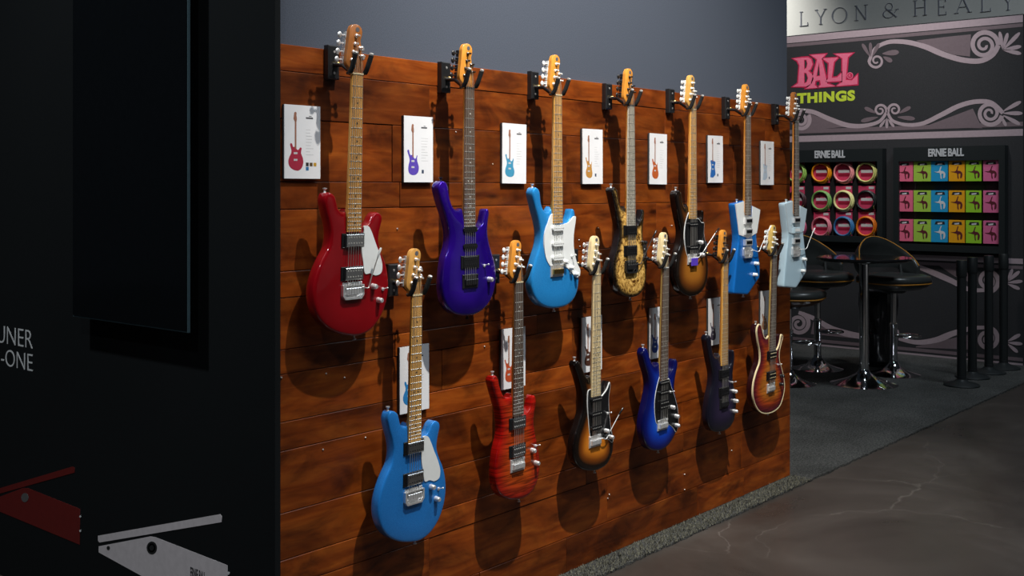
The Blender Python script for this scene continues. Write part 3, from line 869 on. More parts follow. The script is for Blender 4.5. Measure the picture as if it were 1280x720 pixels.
BURST = m_burst('tobacco_burst', [(0.0, (0.004, 0.003, 0.003)), (0.022, (0.008, 0.004, 0.002)), (0.045, (0.20, 0.050, 0.004)), (0.07, (0.55, 0.17, 0.012)), (0.12, (0.72, 0.27, 0.022))])
BURST2 = m_burst('brown_burst', [(0.0, (0.004, 0.003, 0.003)), (0.018, (0.012, 0.006, 0.003)), (0.045, (0.14, 0.042, 0.007)), (0.08, (0.34, 0.12, 0.015)), (0.12, (0.42, 0.16, 0.02))])
BLUEB = m_burst('blue_burst', [(0.0, (0.002, 0.003, 0.05)), (0.02, (0.003, 0.007, 0.12)), (0.06, (0.006, 0.045, 0.42)), (0.11, (0.012, 0.13, 0.68))])
DARKB = m_burst('charcoal_violet', [(0.0, (0.006, 0.006, 0.012)), (0.03, (0.012, 0.010, 0.024)), (0.09, (0.032, 0.022, 0.055))])
FLAME = m_burst('red_flame', [(0.0, (0.30, 0.004, 0.003)), (0.022, (0.36, 0.018, 0.004)), (0.06, (0.44, 0.055, 0.006)), (0.12, (0.50, 0.095, 0.010))], flame=0.62)
QUILT = m_burst('cherry_quilt', [(0.0, (0.07, 0.006, 0.014)), (0.022, (0.16, 0.016, 0.022)), (0.05, (0.42, 0.06, 0.012)), (0.09, (0.60, 0.19, 0.02))], flame=0.45)
BURL = m_burst('burl_top', [(0.0, (0.01, 0.008, 0.006)), (0.010, (0.05, 0.032, 0.012)), (0.024, (0.72, 0.46, 0.13)), (0.12, (0.82, 0.56, 0.19))], burl=True)
BLACKL = m_lacquer('black_lacquer', (0.006, 0.007, 0.009), rough=0.25)
MAROON = m_lacquer('dark_maroon', (0.02, 0.004, 0.006), rough=0.25)

TEAR_FRAME = ((521.8, 369.3), (518, 617.5))
TEAR_GUARD = [(272, 163), (294, 161), (308, 186), (325, 232), (347, 290), (356, 335), (350, 368), (326, 384), (302, 379), (280, 386), (270, 330), (263, 280), (263, 230), (274, 184)]
ANG_FRAME = ((935.5, 145), (935.6, 314))
ANG_GUARD = [(86, 95), (146, 76), (150, 168), (188, 172), (192, 108), (240, 132), (219, 275), (165, 308), (109, 287)]

G = [
 dict(key='red', nut=(447.5, 92.5), bridge=(441.5, 361), shape='teardrop', frame_from=TEAR_FRAME, crop=(375, 240, 3.6), m=RED, dome=0.003, round=0.008,
      neck=AMBER, board=AMBER, head=BROWN, dots=M_dot_b, tuners=M_chrome, guard=TEAR_GUARD, guard_src=(460, 505, 4), guard_m=M_whitep,
      pickups=[('hum', (245, 217), M_chrome, M_nickel), ('hum', (243, 367), M_chrome, M_nickel)], bridge_m=M_chrome, bridge_cup=True, saddle_m=M_chrome,
      knobs=[(333, 425), (358, 487)], switch=[(378, 437)], arm=((300, 430), (335, 252), M_nickel, M_whitep), card=(356, 132.5, 400, 222.5),
      label='cherry red teardrop-bodied electric guitar with white pickguard and long tremolo arm'),
 dict(key='violet', nut=(587.4, 110), bridge=(587.3, 350), shape='purple', crop=(535, 220, 4), m=PURP, dome=0.010, dome_w=0.06, round=0.009,
      neck=ORANGE, board=m_neckwood('grey_rosewood', (0.14, 0.085, 0.055)), head=ORANGE, dots=M_dot_w, tuners=M_blackm, logo=M_ink,
      pickups=[('single', (215, 268), M_blackp, M_blackm), ('single', (212, 352), M_blackp, M_blackm), ('hum', (212, 430), M_blackp, M_blackm)], bridge_m=M_blackm,
      knobs=[(310, 517)], switch=[(287, 448)], hw=M_blackm, nutm=M_blackp, card=(505.2, 146, 541, 227.3),
      label='glossy deep violet electric guitar with black hardware and sculpted horns'),
 dict(key='sky', nut=(697.8, 119), bridge=(697.4, 337), shape='roundhorn', crop=(652, 228, 4.5), m=BLUE2, dome=0.004, round=0.009,
      neck=AMBER_L, board=AMBER_L, head=ORANGE, dots=M_dot_b, tuners=M_whitep,
      guard=[(167, 176), (142, 225), (124, 290), (122, 370), (136, 438), (165, 478), (200, 470), (228, 470), (252, 482), (278, 510), (304, 535), (320, 520), (323, 492), (306, 455), (294, 410), (286, 350), (287, 290), (295, 230), (298, 190), (284, 194), (262, 222), (240, 232), (224, 236), (182, 236), (178, 190)],
      guard_m=M_whitep, pickups=[('single', (200, 258), M_whitep, M_nickel), ('single', (198, 345), M_whitep, M_nickel), ('single', (196, 424), M_whitep, M_nickel)],
      bridge_m=M_chrome, saddle_m=M_gold, knobs=[(246, 447), (279, 480), (306, 516)], knob_m=M_whitep, switch=[(286, 415)], switch_m=M_whitep, card=(627.3, 155.2, 658, 228.8),
      label='sky blue sparkle electric guitar with white pickguard and maple neck'),
 dict(key='burl', nut=(789.3, 132), bridge=(789.3, 331.7), shape='burl', crop=(752, 225, 4.5), m=BURL, side=BLACKL, dome=0.004, round=0.007, nfrets=24,
      neck=ORANGE, board=SHEENB, head=ORANGE, dots=M_dot_w, tuners=M_blackm, nutm=M_blackp,
      pickups=[('hum', (168, 283), M_blackp, M_blackm), ('hum', (165, 398), M_blackp, M_blackm)], bridge_m=M_blackm, bridge_cup=True, knobs=[(240, 352), (246, 440)], knob_m=M_blackp,
      arm=((212, 470), (275, 285), M_blackm, M_blackp), card=(728, 161.8, 753.8, 229.5),
      label='burl-topped electric guitar with black rim, black back and black hardware'),
 dict(key='brownburst', nut=(867, 136.7), bridge=(866.5, 323), shape='burst', crop=(832, 225, 4.5), m=BURST2, dome=0.003, round=0.009,
      neck=ORANGE, board=AMBER_L, head=AMBER_L, dots=M_dot_b, tuners=M_whitep,
      guard=[(134, 172), (112, 220), (102, 290), (104, 360), (116, 424), (134, 440), (190, 436), (214, 425), (222, 375), (212, 300), (211, 240), (198, 238), (180, 216), (140, 212)], guard_m=M_blackp, guard_edge=M_whitep,
      pickups=[('single', (153, 250), M_blackp, M_nickel), ('single', (150, 380), M_blackp, M_nickel)], bridge_m=M_chrome, film=M_purplefilm,
      knobs=[(196, 350), (203, 420)], arm=((202, 405), (268, 272), M_nickel, M_blackp), card=(811.5, 167.5, 834, 230),
      label='brown sunburst electric guitar with purple film left on its bridge'),
 dict(key='angblue', nut=(935.5, 145), bridge=(935.6, 314), shape='angular', crop=(902, 236, 5), m=BLUE3, round=0.006, T=0.040,
      neck=ORANGE, board=m_neckwood('warm_rosewood', (0.16, 0.09, 0.045)), head=ORANGE, dots=M_dot_w, tuners=M_whitep, nutm=M_whitep, guard=ANG_GUARD, guard_m=M_whitep,
      pickups=[('mini', (168, 200), M_chrome, M_blackp), ('mini', (168, 267), M_chrome, M_blackp), ('mini', (166, 335), M_chrome, M_blackp)], bridge_m=M_chrome, bridge_cup=True,
      knobs=[(215, 467), (207, 537)], knob_m=M_whitep, arm=((225, 390), (275, 232), M_whitep, M_whitep), card=(885, 170, 904, 228),
      label='angular electric blue guitar with pointed white pickguard'),
 dict(key='angice', nut=(996, 152.2), bridge=(996, 313), shape='angular', frame_from=ANG_FRAME, crop=(965, 236, 5), m=ICE, round=0.006, T=0.040,
      neck=ORANGE, board=M_rose, head=BROWN, dots=M_dot_w, tuners=M_whitep, nutm=M_whitep, guard=ANG_GUARD, guard_src=(902, 236, 5), guard_m=mat('ice_plastic', (0.50, 0.62, 0.69), 0.35, noise=0.02),
      pickups=[('mini', (155, 195), M_chrome, M_blackp), ('mini', (152, 258), mat('ice_cover', (0.42, 0.55, 0.62), 0.3), M_whitep), ('mini', (152, 325), M_chrome, M_blackp)], bridge_m=M_chrome, bridge_cup=True,
      knobs=[(200, 440), (192, 513)], knob_m=M_whitep, arm=((208, 370), (235, 247), M_whitep, M_whitep), card=(951, 177.2, 967.5, 230.5),
      label='angular pale ice blue guitar hanging over the right end of the wall'),
 dict(key='blue', nut=TEAR_FRAME[0], bridge=TEAR_FRAME[1], shape='teardrop', crop=(460, 505, 4), m=BLUE1, dome=0.003, round=0.006,
      neck=AMBER, board=AMBER_L, head=AMBER, dots=M_dot_b, tuners=M_chrome, guard=TEAR_GUARD, guard_m=M_whitep,
      pickups=[('hum', (237, 215), M_nickel, M_blackm), ('hum', (235, 372), M_nickel, M_blackm)], bridge_m=M_chrome, bridge_cup=True,
      knobs=[(320, 415), (345, 475)], switch=[(358, 425)], card=(500.3, 433.2, 536, 513),
      label='blue sparkle teardrop-bodied electric guitar with white pickguard, lowest on the wall'),
 dict(key='flame', nut=(649, 353.2), bridge=(648, 580), shape='flame', crop=(600, 460, 4), m=FLAME, dome=0.004, round=0.009,
      neck=ORANGE, board=m_neckwood('pale_rosewood', (0.10, 0.06, 0.04)), head=ORANGE, dots=M_dot_w, tuners=M_whitep,
      pickups=[('hum', (193, 275), M_nickel, M_chrome), ('hum', (195, 412), M_nickel, M_chrome)], bridge_m=M_chrome,
      knobs=[(265, 412), (283, 475)], switch=[(284, 390)], card=(627, 411.2, 656.3, 483.4),
      label='red flame-topped electric guitar with two chrome humbuckers and no pickguard'),
 dict(key='tobacco', nut=(747, 343.3), bridge=(745, 550.5), shape='pointed', crop=(705, 445, 4.5), m=BURST, dome=0.003, round=0.009,
      neck=PALE, board=PALE, head=PALE, dots=M_dot_b, tuners=M_chrome,
      guard=[(133, 192), (127, 260), (131, 350), (139, 440), (146, 470), (175, 465), (215, 460), (245, 470), (267, 486), (273, 468), (262, 420), (254, 360), (249, 300), (248, 230), (256, 165), (253, 146), (237, 185), (218, 212), (206, 226), (160, 229), (154, 188)], guard_m=M_blackp, guard_edge=M_whitep,
      pickups=[('single', (180, 242), M_blackp, M_nickel), ('single', (178, 325), M_blackp, M_nickel), ('single', (180, 402), M_blackp, M_nickel)], bridge_m=M_chrome,
      knobs=[(237, 420), (262, 455)], switch=[(247, 322)], arm=((228, 465), (298, 288), M_chrome, M_blackp), card=(727.7, 396, 752, 463.5),
      label='black and orange sunburst electric guitar with pale maple neck and black pickguard'),
 dict(key='blueburst', nut=(832.6, 335), bridge=(829.4, 530), shape='blueburst', crop=(788, 420, 4.5), m=BLUEB, dome=0.003, round=0.009,
      neck=YELM, board=m_neckwood('mid_rosewood', (0.13, 0.075, 0.045)), head=PALE, dots=M_dot_w, tuners=M_chrome, nutm=M_whitep,
      guard=[(167, 218), (143, 290), (131, 370), (132, 440), (140, 488), (152, 498), (205, 494), (235, 516), (253, 540), (264, 508), (266, 450), (258, 390), (243, 332), (226, 284), (213, 238), (205, 242)], guard_m=M_blackp, guard_edge=M_whitep,
      pickups=[('single', (170, 265), M_blackp, M_nickel), ('single', (165, 322), M_blackp, M_nickel), ('hum', (165, 392), M_blackp, M_nickel)], bridge_m=M_chrome,
      knobs=[(235, 400), (258, 450), (260, 502)], switch=[(228, 315)], card=(811.7, 385, 834, 446),
      label='dark-edged blue burst electric guitar with black pickguard rimmed in white'),
 dict(key='charcoal', nut=(907.2, 328.5), bridge=(905.6, 503), shape='dark', crop=(870, 410, 5), m=DARKB, dome=0.006, dome_w=0.06, round=0.009,
      neck=ORANGE, board=AMBER_L, head=ORANGE, dots=M_dot_b, tuners=M_blackm, nutm=M_blackp,
      pickups=[('hum', (175, 288), M_blackp, M_blackm), ('hum', (172, 400), M_blackp, M_blackm)], bridge_m=M_blackm,
      knobs=[(243, 395), (250, 455), (245, 520)], switch=[(234, 340)], hw=M_chrome, card=(887, 373.5, 903, 429.5),
      label='nearly black electric guitar with golden maple neck'),
 dict(key='quilt', nut=(968.6, 319.7), bridge=(964.6, 484), shape='bound', crop=(930, 390, 5), m=QUILT, side=MAROON, dome=0.003, round=0.006, binding=M_cream,
      neck=YELM, board=m_neckwood('dusty_rosewood', (0.12, 0.075, 0.05)), head=YELM, dots=M_dot_w, tuners=M_whitep, nutm=M_whitep,
      pickups=[('hum', (168, 270), M_blackp, M_cream), ('hum', (162, 400), M_blackp, M_cream)], bridge_m=M_chrome,
      knobs=[(237, 400), (232, 450)], knob_m=M_blackp, switch=[(220, 330)], card=(951.3, 363.5, 966.5, 417.5),
      label='cherry sunburst electric guitar with cream binding round its body'),
]
NAMEOF = dict(red='cherry red guitar', violet='deep violet guitar', sky='sky blue guitar with white pickguard', burl='burl-topped guitar', brownburst='brown sunburst guitar',
              angblue='angular electric blue guitar', angice='angular ice blue guitar', blue='blue teardrop guitar', flame='red flame-topped guitar', tobacco='black and orange sunburst guitar',
              blueburst='blue burst guitar', charcoal='nearly black guitar', quilt='cream-bound cherry sunburst guitar')
for g in G: guitar(g)
for g in G: hanger(g, 'black yoke hanger holding the ' + NAMEOF[g['key']])

# ------------------------------------------------------------------ spec cards
CARDCOL = dict(red=(0.36, 0.02, 0.05), violet=(0.10, 0.06, 0.42), sky=(0.05, 0.28, 0.45), burl=(0.50, 0.24, 0.05), brownburst=(0.48, 0.10, 0.02), angblue=(0.02, 0.14, 0.45), angice=(0.45, 0.55, 0.66),
               blue=(0.02, 0.20, 0.48), flame=(0.48, 0.07, 0.02), tobacco=(0.07, 0.025, 0.015), blueburst=(0.02, 0.05, 0.22), charcoal=(0.06, 0.05, 0.08), quilt=(0.35, 0.18, 0.10))
M_print_neck = mat('printed_neck', (0.30, 0.13, 0.08), 0.6)
for g in G:
    x0, y0, x1, y1 = g['card']
    a = on_y(x0, y0, WALL_Y - 0.012); b = on_y(x1, y1, WALL_Y - 0.012)
    cw = b.x - a.x; ch = 0.222
    cz = (on_y((x0 + x1) / 2, y0, WALL_Y - 0.012).z + on_y((x0 + x1) / 2, y1, WALL_Y - 0.012).z) / 2
    cw = 0.138; cx = (a.x + b.x) / 2
    c = thing('spec_card', 'white printed card picturing a guitar, beside the ' + NAMEOF[g['key']] if G.index(g) < 7 else 'white printed card picturing a guitar, behind the neck of the ' + NAMEOF[g['key']], 'card',
              (cx, WALL_Y - 0.0005, cz - ch / 2), (0, math.radians(random.uniform(-0.5, 0.5)), 0), 'printed guitar cards on the plank wall')
    MB().box(-cw / 2, cw / 2, -0.0095, -0.0005, 0, ch).build('card_backing', M_board, c, None)
    MB().box(-cw / 2, cw / 2, -0.0118, -0.0092, 0, ch).build('card_face', M_card, c, None)
    k = 0.185; P = g['outline']; H = g['H']; ox, oz = -cw * 0.20, 0.024
    pm = mat('print_' + g['key'], CARDCOL[g['key']], 0.5)
    pr = MB().prism(P * k + np.array([ox, oz + H * k]), -0.0121, -0.0116).build('printed_body', pm, c, None)
    MB().box(ox - 0.0030, ox + 0.0030, -0.0123, -0.0116, oz + (H - 0.45) * k, oz + H * k).build('printed_neck', M_print_neck, c, None)
    MB().prism(ccw(head_outline())[::2] * k + np.array([ox, oz + H * k]), -0.0123, -0.0116).build('printed_headstock', M_print_neck, c, None)
    for q in (0.52, 0.63):
        MB().box(ox - 0.007, ox + 0.007, -0.0123, -0.0116, oz + (H - q) * k - 0.003, oz + (H - q) * k + 0.003).build('printed_pickup', M_inkl, pr, None)
    tl = MB(); tl.box(0.012, 0.040, -0.0121, -0.0116, ch - 0.040, ch - 0.035); tl.box(0.024, 0.034, -0.0121, -0.0116, ch - 0.033, ch - 0.031)
    tl.build('printed_heading', M_ink, c, None)
    ln = MB()
    for i in range(9): ln.box(0.012, 0.012 + random.uniform(0.016, 0.034), -0.0120, -0.0116, ch - 0.074 - i * 0.0095, ch - 0.0728 - i * 0.0095)
    tag(ln.build('printed_lines', M_inkl, c, None), kind='stuff')
    if g['key'] == 'red':
        for i, cc in enumerate([(0.02, 0.02, 0.02), (0.10, 0.06, 0.02), (0.5, 0.28, 0.02), (0.02, 0.15, 0.35)]):
            MB().box(0.012 + (i % 3) * 0.015, 0.023 + (i % 3) * 0.015, -0.0121, -0.0116, 0.038 - (i // 3) * 0.013, 0.049 - (i // 3) * 0.013).build('colour_swatch', mat('swatch%d' % i, cc, 0.6), c, None)
    elif g['key'] in ('violet', 'angblue', 'angice', 'blue', 'burl'):
        MB().box(0.014, 0.024, -0.0121, -0.0116, 0.030, 0.042).build('colour_swatch', mat('swatch_' + g['key'], (0.04, 0.06, 0.11) if g['key'] != 'blue' else (0.45, 0.25, 0.05), 0.6), c, None)

# ------------------------------------------------------------------ left wall: screen, lettering, printed pedals
XW = XL - 0.02
tvx = XW - 0.075
yr = on_x(234, 235, tvx).y; yl = on_x(90.5, 235, tvx).y
zb_ = on_x(232, 416, tvx).z; zt_ = zb_ + (yl - yr) * 16 / 9
tv = thing('wall_screen', 'tall black flat screen mounted upright on the dark side wall', 'screen', (XW, (yl + yr) / 2, zb_))
hw2 = (yl - yr) / 2; hh = zt_ - zb_
M_tvg = mat('screen_glass', (0.004, 0.005, 0.006), 0.08, 0, 0.0)
M_tve = mat('screen_edge', (0.16, 0.26, 0.30), 0.3, 0.6)
MB().box(-0.072, -0.064, -hw2, hw2, 0, hh).build('screen_case', M_tve, tv, None)
MB().box(-0.0755, -0.0715, -hw2 + 0.004, hw2 - 0.004, 0.006, hh - 0.006).build('screen_panel', M_tvg, tv, None)
MB().box(-0.065, 0.001, -0.2, 0.2, hh * 0.35, hh * 0.65).build('wall_mount', M_blackm, tv, None)


def wx(px, py, X): p = on_x(px, py, X); return (-p.y, p.z)


MXW = plane_matrix('x', XW)
M_wtxt = mat('white_lettering', (0.62, 0.64, 0.65), 0.6)
M_wped = mat('pale_print', (0.62, 0.58, 0.60), 0.6)
M_rped = mat('dark_red_print', (0.13, 0.007, 0.005), 0.6)
for body, xr, y_top, y_bot in (('TUNER', 41, 413.5, 436), ('IN-ONE', 41, 443, 464.5)):
    me = text_mesh('wall_lettering', body, 0.0005, -0.012)
    hgt = (wx(xr, y_top, XW)[1] - wx(xr, y_bot, XW)[1])
    co = np.array([v.co[:] for v in me.vertices]); asp = (co[:, 0].max() - co[:, 0].min()) / (co[:, 1].max() - co[:, 1].min())
    R_ = wx(xr, y_bot, XW); fit_mesh(me, R_[0] - hgt * asp * 1.12, R_[0], R_[1], R_[1] + hgt)
    o = flat('wall_lettering', me, M_wtxt, None, MXW, 0.0007)
    tag(o, 'white capital letters reading %s on the dark side wall' % body, 'lettering', 'lettering on the side wall')


def pedal(label, bar, bodyp, dots, m, md):
    def T(p): return wx(p[0] / 2.117, 380 + p[1] / 2.117, XW)
    cs = [T(p) for p in bodyp]
    base = Vector((XW, -sum(c[0] for c in cs) / len(cs), min(c[1] for c in cs)))
    t = thing('pedal_print', label, 'wall graphic', base, (0, 0, 0), 'printed pedals on the side wall')
    bpy.context.view_layer.update()
    flat('printed_treadle', loops_mesh('printed_treadle', [[T(p) for p in bar]]), m, t, MXW, 0.0007)
    flat('printed_chassis', loops_mesh('printed_chassis', [cs]), m, t, MXW, 0.0007)
    for (x, y, r0, mm) in dots:
        lp_ = [T((x + r0 * .8 * math.cos(k / 16 * 2 * PI), y + r0 * math.sin(k / 16 * 2 * PI))) for k in range(16)]
        flat('printed_dot', loops_mesh('printed_dot', [lp_]), mm, t, MXW, 0.0016 + (0.0006 if r0 < 8 else 0))
    return t, T


t, T = pedal('pale volume pedal with raised treadle printed on the dark wall', [(260, 613), (583, 556), (588, 562), (587, 577), (264, 631), (260, 626)],
         [(262, 641), (398, 615), (412, 617), (602, 691), (605, 800), (560, 800), (380, 722), (262, 657)],
         [(403, 645, 17, mat('dark_print', (0.012, 0.014, 0.015), 0.6)), (403, 645, 12, mat('mid_print', (0.10, 0.10, 0.10), 0.6)), (403, 645, 7.5, mat('dark_print', (0, 0, 0))), (288, 645, 5, mat('dark_print', (0, 0, 0))), (606, 712, 4, M_wtxt)], M_wped, None)
me = fit_mesh(text_mesh('printed_logo', 'ERNIE BALL', 0.0005, 0.01), *(lambda a, b: (a[0], b[0], a[1], b[1]))(T((505, 722)), T((545, 710))))
flat('printed_logo', me, mat('dark_print', (0, 0, 0)), t, MXW, 0.0016)
pedal('dark red volume pedal with raised treadle printed on the dark wall', [(-80, 511), (192, 430), (198, 433), (198, 446), (-80, 524)],
      [(-80, 560), (-80, 540), (60, 487), (74, 487), (212, 542), (212, 637), (-10, 545)],
      [(67, 512, 12, mat('mid_print', (0, 0, 0))), (214, 562, 3, M_wtxt), (214, 600, 3, M_wtxt)], M_rped, None)

# ------------------------------------------------------------------ the booth across the aisle
XB = 10.16
zbk = lambda px, py: wx(px, py, XB)
M_booth = m_paint('charcoal_booth_print', (0.030, 0.031, 0.034), 0.75, 120)
M_pinkg = mat('pink_grey_print', (0.38, 0.30, 0.33), 0.65)
M_pinkd = mat('dim_pink_print', (0.155, 0.115, 0.13), 0.65)
y_end = on_x(1279, 200, XB).y
ztop = zbk(1000, 43.5)[1]
wall_right = MB().box(XB, XB + 0.08, y_end, 9.5, 0.012, ztop).build('wall_right', M_booth); tag(wall_right, kind='structure')
MXB = plane_matrix('x', XB)


def bprint(name, loops, m, lift=0.0008, parent=None):
    return flat(name, loops_mesh(name, loops), m, parent or wall_right, MXB, lift)


def band(name, ztop_, zbot_, m, lift=0.0008):
    bprint(name, [[(-9.4, zbot_), (-y_end - 0.002, zbot_), (-y_end - 0.002, ztop_), (-9.4, ztop_)]], m, lift)


zz_ = lambda px, py: zbk(px, py)[1]
Z1 = lambda y: zz_(986, y)
band('print_band', Z1(46), Z1(54), M_pinkg)
band('print_band', Z1(55), Z1(59), M_pinkd)
band('print_band', zz_(1000, 162), zz_(1000, 167), M_pinkd)
band('print_band', zz_(1000, 170), zz_(1000, 177.5), M_pinkg)
band('print_band', zz_(1240, 331), zz_(1240, 335), M_pinkd)
band('print_band', zz_(1240, 322), zz_(1240, 328.5), M_pinkg)
band('print_band', zz_(1100, 431), zz_(1100, 435), M_pinkd)
band('print_band', zz_(1100, 437.5), zz_(1100, 444), M_pinkg)


def ribbon(pts, w0, w1, wm=None, n=40):
    """tapered stroke along pixel points -> polygon"""
    p = catmull(pts, n, False); L = np.linspace(0, 1, len(p))
    wm_ = wm if wm else (w0 + w1) / 2
    wd_ = np.where(L < .5, w0 + (wm_ - w0) * L * 2, wm_ + (w1 - wm_) * (L - .5) * 2)
    t = np.gradient(p, axis=0); t /= np.linalg.norm(t, axis=1, keepdims=True); nn = np.stack([-t[:, 1], t[:, 0]], 1)
    return np.vstack([p + nn * wd_[:, None] / 2, (p - nn * wd_[:, None] / 2)[::-1]])


def spiral(cx, cy, r0, r1, a0, turns, sx=1.0):
    return [(cx + sx * (r0 + (r1 - r0) * k / 40) * math.cos(a0 + turns * 2 * PI * k / 40), cy + (r0 + (r1 - r0) * k / 40) * math.sin(a0 + turns * 2 * PI * k / 40)) for k in range(41)]


def petal(cx, cy, ang, ln, wd_):
    out = []
    for k in range(14):
        q = 2 * PI * k / 14; u_ = (1 + math.cos(q)) / 2; s_ = math.sin(q) * wd_ / 2 * (0.35 + 0.65 * u_)
        out.append((cx + u_ * ln * math.cos(ang) - s_ * math.sin(ang), cy + u_ * ln * math.sin(ang) + s_ * math.cos(ang)))
    return out


def bp_(pts, ox, oy, s): return [zbk(ox + a / s, oy + b / s) for a, b in pts]


def scroll(name, crop, ribs, spirals, petals, fills=()):
    for f in fills: bprint(name + '_ground', [bp_(f, *crop)], M_pinkd, 0.0006)
    for r_ in ribs: bprint(name + '_ribbon', [bp_(ribbon(*r_), *crop)], M_pinkg, 0.0012)
    for (cx, cy, r0, r1, a0, tn, w0, w1) in spirals:
        bprint(name + '_volute', [bp_(ribbon(spiral(cx, cy, r0, r1, a0, tn), w0, w1, n=60), *crop)], M_pinkg, 0.0018)
    for (cx, cy, an, ln, wd_, lite) in petals:
        bprint(name + '_petal', [bp_(petal(cx, cy, an, ln, wd_), *crop)], M_pinkg if lite else M_pinkd, 0.0022)


C1 = (980, 0, 4.237)
scroll('upper_scroll', C1,
       [([(450, 330), (480, 262), (545, 225), (640, 222), (740, 245), (850, 290), (960, 320), (1050, 320), (1110, 285), (1135, 240)], 16, 26, 30)],
       [(490, 322, 40, 8, PI, -1.4, 14, 8), (1060, 240, 76, 12, 0.0, -2.0, 26, 14)],
       [(455, 300, -2.1, 80, 26, 0), (460, 300, -1.6, 75, 24, 0), (468, 300, -1.1, 80, 26, 0), (520, 285, -0.1, 90, 40, 0), (525, 300, 0.5, 55, 34, 0),
        (1160, 265, -1.75, 100, 28, 1), (1160, 265, -1.3, 95, 28, 1), (1160, 265, -0.8, 130, 30, 1), (1160, 265, -0.2, 100, 30, 1), (1160, 265, 0.2, 100, 30, 1)],
       [[(700, 215), (860, 195), (990, 182), (985, 300), (900, 290), (800, 255)]])
scroll('lower_scroll', C1,
       [([(80, 585), (150, 592), (240, 630), (340, 664), (430, 665), (510, 640), (545, 590)], 22, 14, 26), ([(548, 590), (570, 635), (640, 660), (730, 655), (830, 610), (930, 560), (1020, 538), (1100, 545), (1160, 600)], 14, 22, 26)],
       [(510, 585, 34, 7, 0.3, -1.4, 14, 8), (586, 582, 34, 7, PI - 0.3, 1.4, 14, 8), (1090, 600, 66, 10, 0.2, 2.0, 24, 12), (88, 638, 50, 9, -0.6, 2.0, 22, 10)],
       [(500, 620, 2.9, 95, 32, 0), (490, 600, -2.7, 70, 30, 0), (600, 620, 0.1, 95, 32, 0), (610, 600, -0.5, 70, 30, 0), (545, 625, 1.57, 55, 22, 1), (540, 630, 2.2, 55, 20, 1), (550, 630, 0.9, 55, 20, 1),
        (1160, 590, -0.5, 110, 30, 1), (1160, 600, 0.0, 105, 30, 1), (1160, 610, 0.5, 105, 30, 1), (1150, 615, 1.1, 60, 24, 1)],
       [[(130, 600), (330, 672), (120, 690), (120, 620)], [(760, 665), (1000, 575), (1050, 680), (780, 672)]])
C2 = (980, 280, 3.273)
scroll('dado_scroll', C2,
       [([(440, 150), (520, 165), (600, 195), (680, 230), (760, 268), (830, 270)], 12, 14, 24), ([(470, 468), (540, 484), (620, 475), (700, 445), (780, 425), (850, 425)], 14, 12, 26), ([(60, 362), (120, 385), (200, 430), (310, 458), (400, 455), (470, 440)], 14, 14, 26)],
       [(835, 232, 46, 7, 1.6, -2.0, 20, 10), (832, 470, 46, 7, -1.6, 2.0, 20, 10), (60, 408, 44, 7, -1.2, 2.0, 18, 10)],
       [(915, 235, -1.2, 55, 20, 1), (915, 235, -0.7, 65, 22, 1), (915, 240, -0.1, 62, 20, 1), (915, 245, 0.4, 55, 20, 1), (915, 480, -0.5, 60, 22, 1), (915, 485, 0.1, 62, 20, 1), (915, 490, 0.7, 55, 20, 1)],
       [[(620, 160), (790, 175), (790, 250), (700, 215)], [(540, 500), (790, 445), (790, 515), (540, 505)], [(120, 400), (200, 445), (310, 470), (110, 450)]])

# lettering on the fascia
M_pinkt = mat('pink_lettering', srgb(228, 110, 140), 0.55)
M_magt = mat('crimson_edge', srgb(190, 30, 75), 0.55)
M_limet = mat('lime_lettering', srgb(196, 216, 60), 0.55)
C3 = (980, 40, 7.2)
LET = {
 'B': [[(82, 240), (160, 232), (215, 228), (245, 245), (258, 290), (240, 335), (218, 350), (252, 378), (268, 420), (250, 465), (200, 490), (78, 493), (128, 462), (140, 300), (120, 258)],
       [(182, 250), (203, 250), (213, 285), (203, 325), (182, 338)], [(182, 366), (204, 371), (218, 415), (206, 452), (182, 465)]],
 'A': [[(240, 207), (378, 198), (340, 242), (390, 465), (465, 488), (305, 500), (333, 474), (325, 432), (285, 440), (278, 478), (306, 502), (195, 510), (240, 475), (300, 247)], [(316, 275), (326, 395), (292, 400)]],
 'L': [[(345, 238), (490, 230), (450, 270), (430, 413), (480, 408), (520, 368), (520, 440), (374, 450), (397, 420), (405, 280)]],
 'L2': [[(458, 198), (622, 190), (575, 227), (556, 430), (612, 436), (662, 385), (662, 470), (470, 488), (525, 450), (527, 237)]],
}
for k_, lps in LET.items():
    pts_ = [np.array(bp_(l_, *C3)) for l_ in lps]
    outer = inset(ccw(pts_[0]), -0.012)
    bprint('letter_edge', [outer] + [inset(ccw(h), 0.006) for h in pts_[1:]], M_magt, 0.0015)
    bprint('letter', pts_, M_pinkt, 0.0024)
rg = lambda r_: bp_([(595 + r_ * .95 * math.cos(k / 20 * 2 * PI), 393 + r_ * math.sin(k / 20 * 2 * PI)) for k in range(20)], *C3)
bprint('registered_mark', [rg(31), rg(24)], M_pinkt, 0.0032)
bprint('registered_disc', [rg(25)], M_magt, 0.0028)
a_, b_ = bp_([(583, 408), (606, 378)], *C3)
flat('registered_letter', fit_mesh(text_mesh('registered_letter', 'R', 0.0005, 0.02), a_[0], b_[0], a_[1], b_[1]), M_pinkt, wall_right, MXB, 0.0036)
a_, b_ = bp_([(118, 640), (640, 530)], *C3)
a_ = (a_[0], zz_(980 + 380 / 7.2, 40 + 632 / 7.2)); b_ = (b_[0], zz_(980 + 380 / 7.2, 40 + 536 / 7.2))
flat('tagline_lettering', fit_mesh(text_mesh('tagline_lettering', 'THINGS', 0.0005, 0.055, 1.12), a_[0], b_[0], a_[1], b_[1]), M_limet, wall_right, MXB, 0.0016)

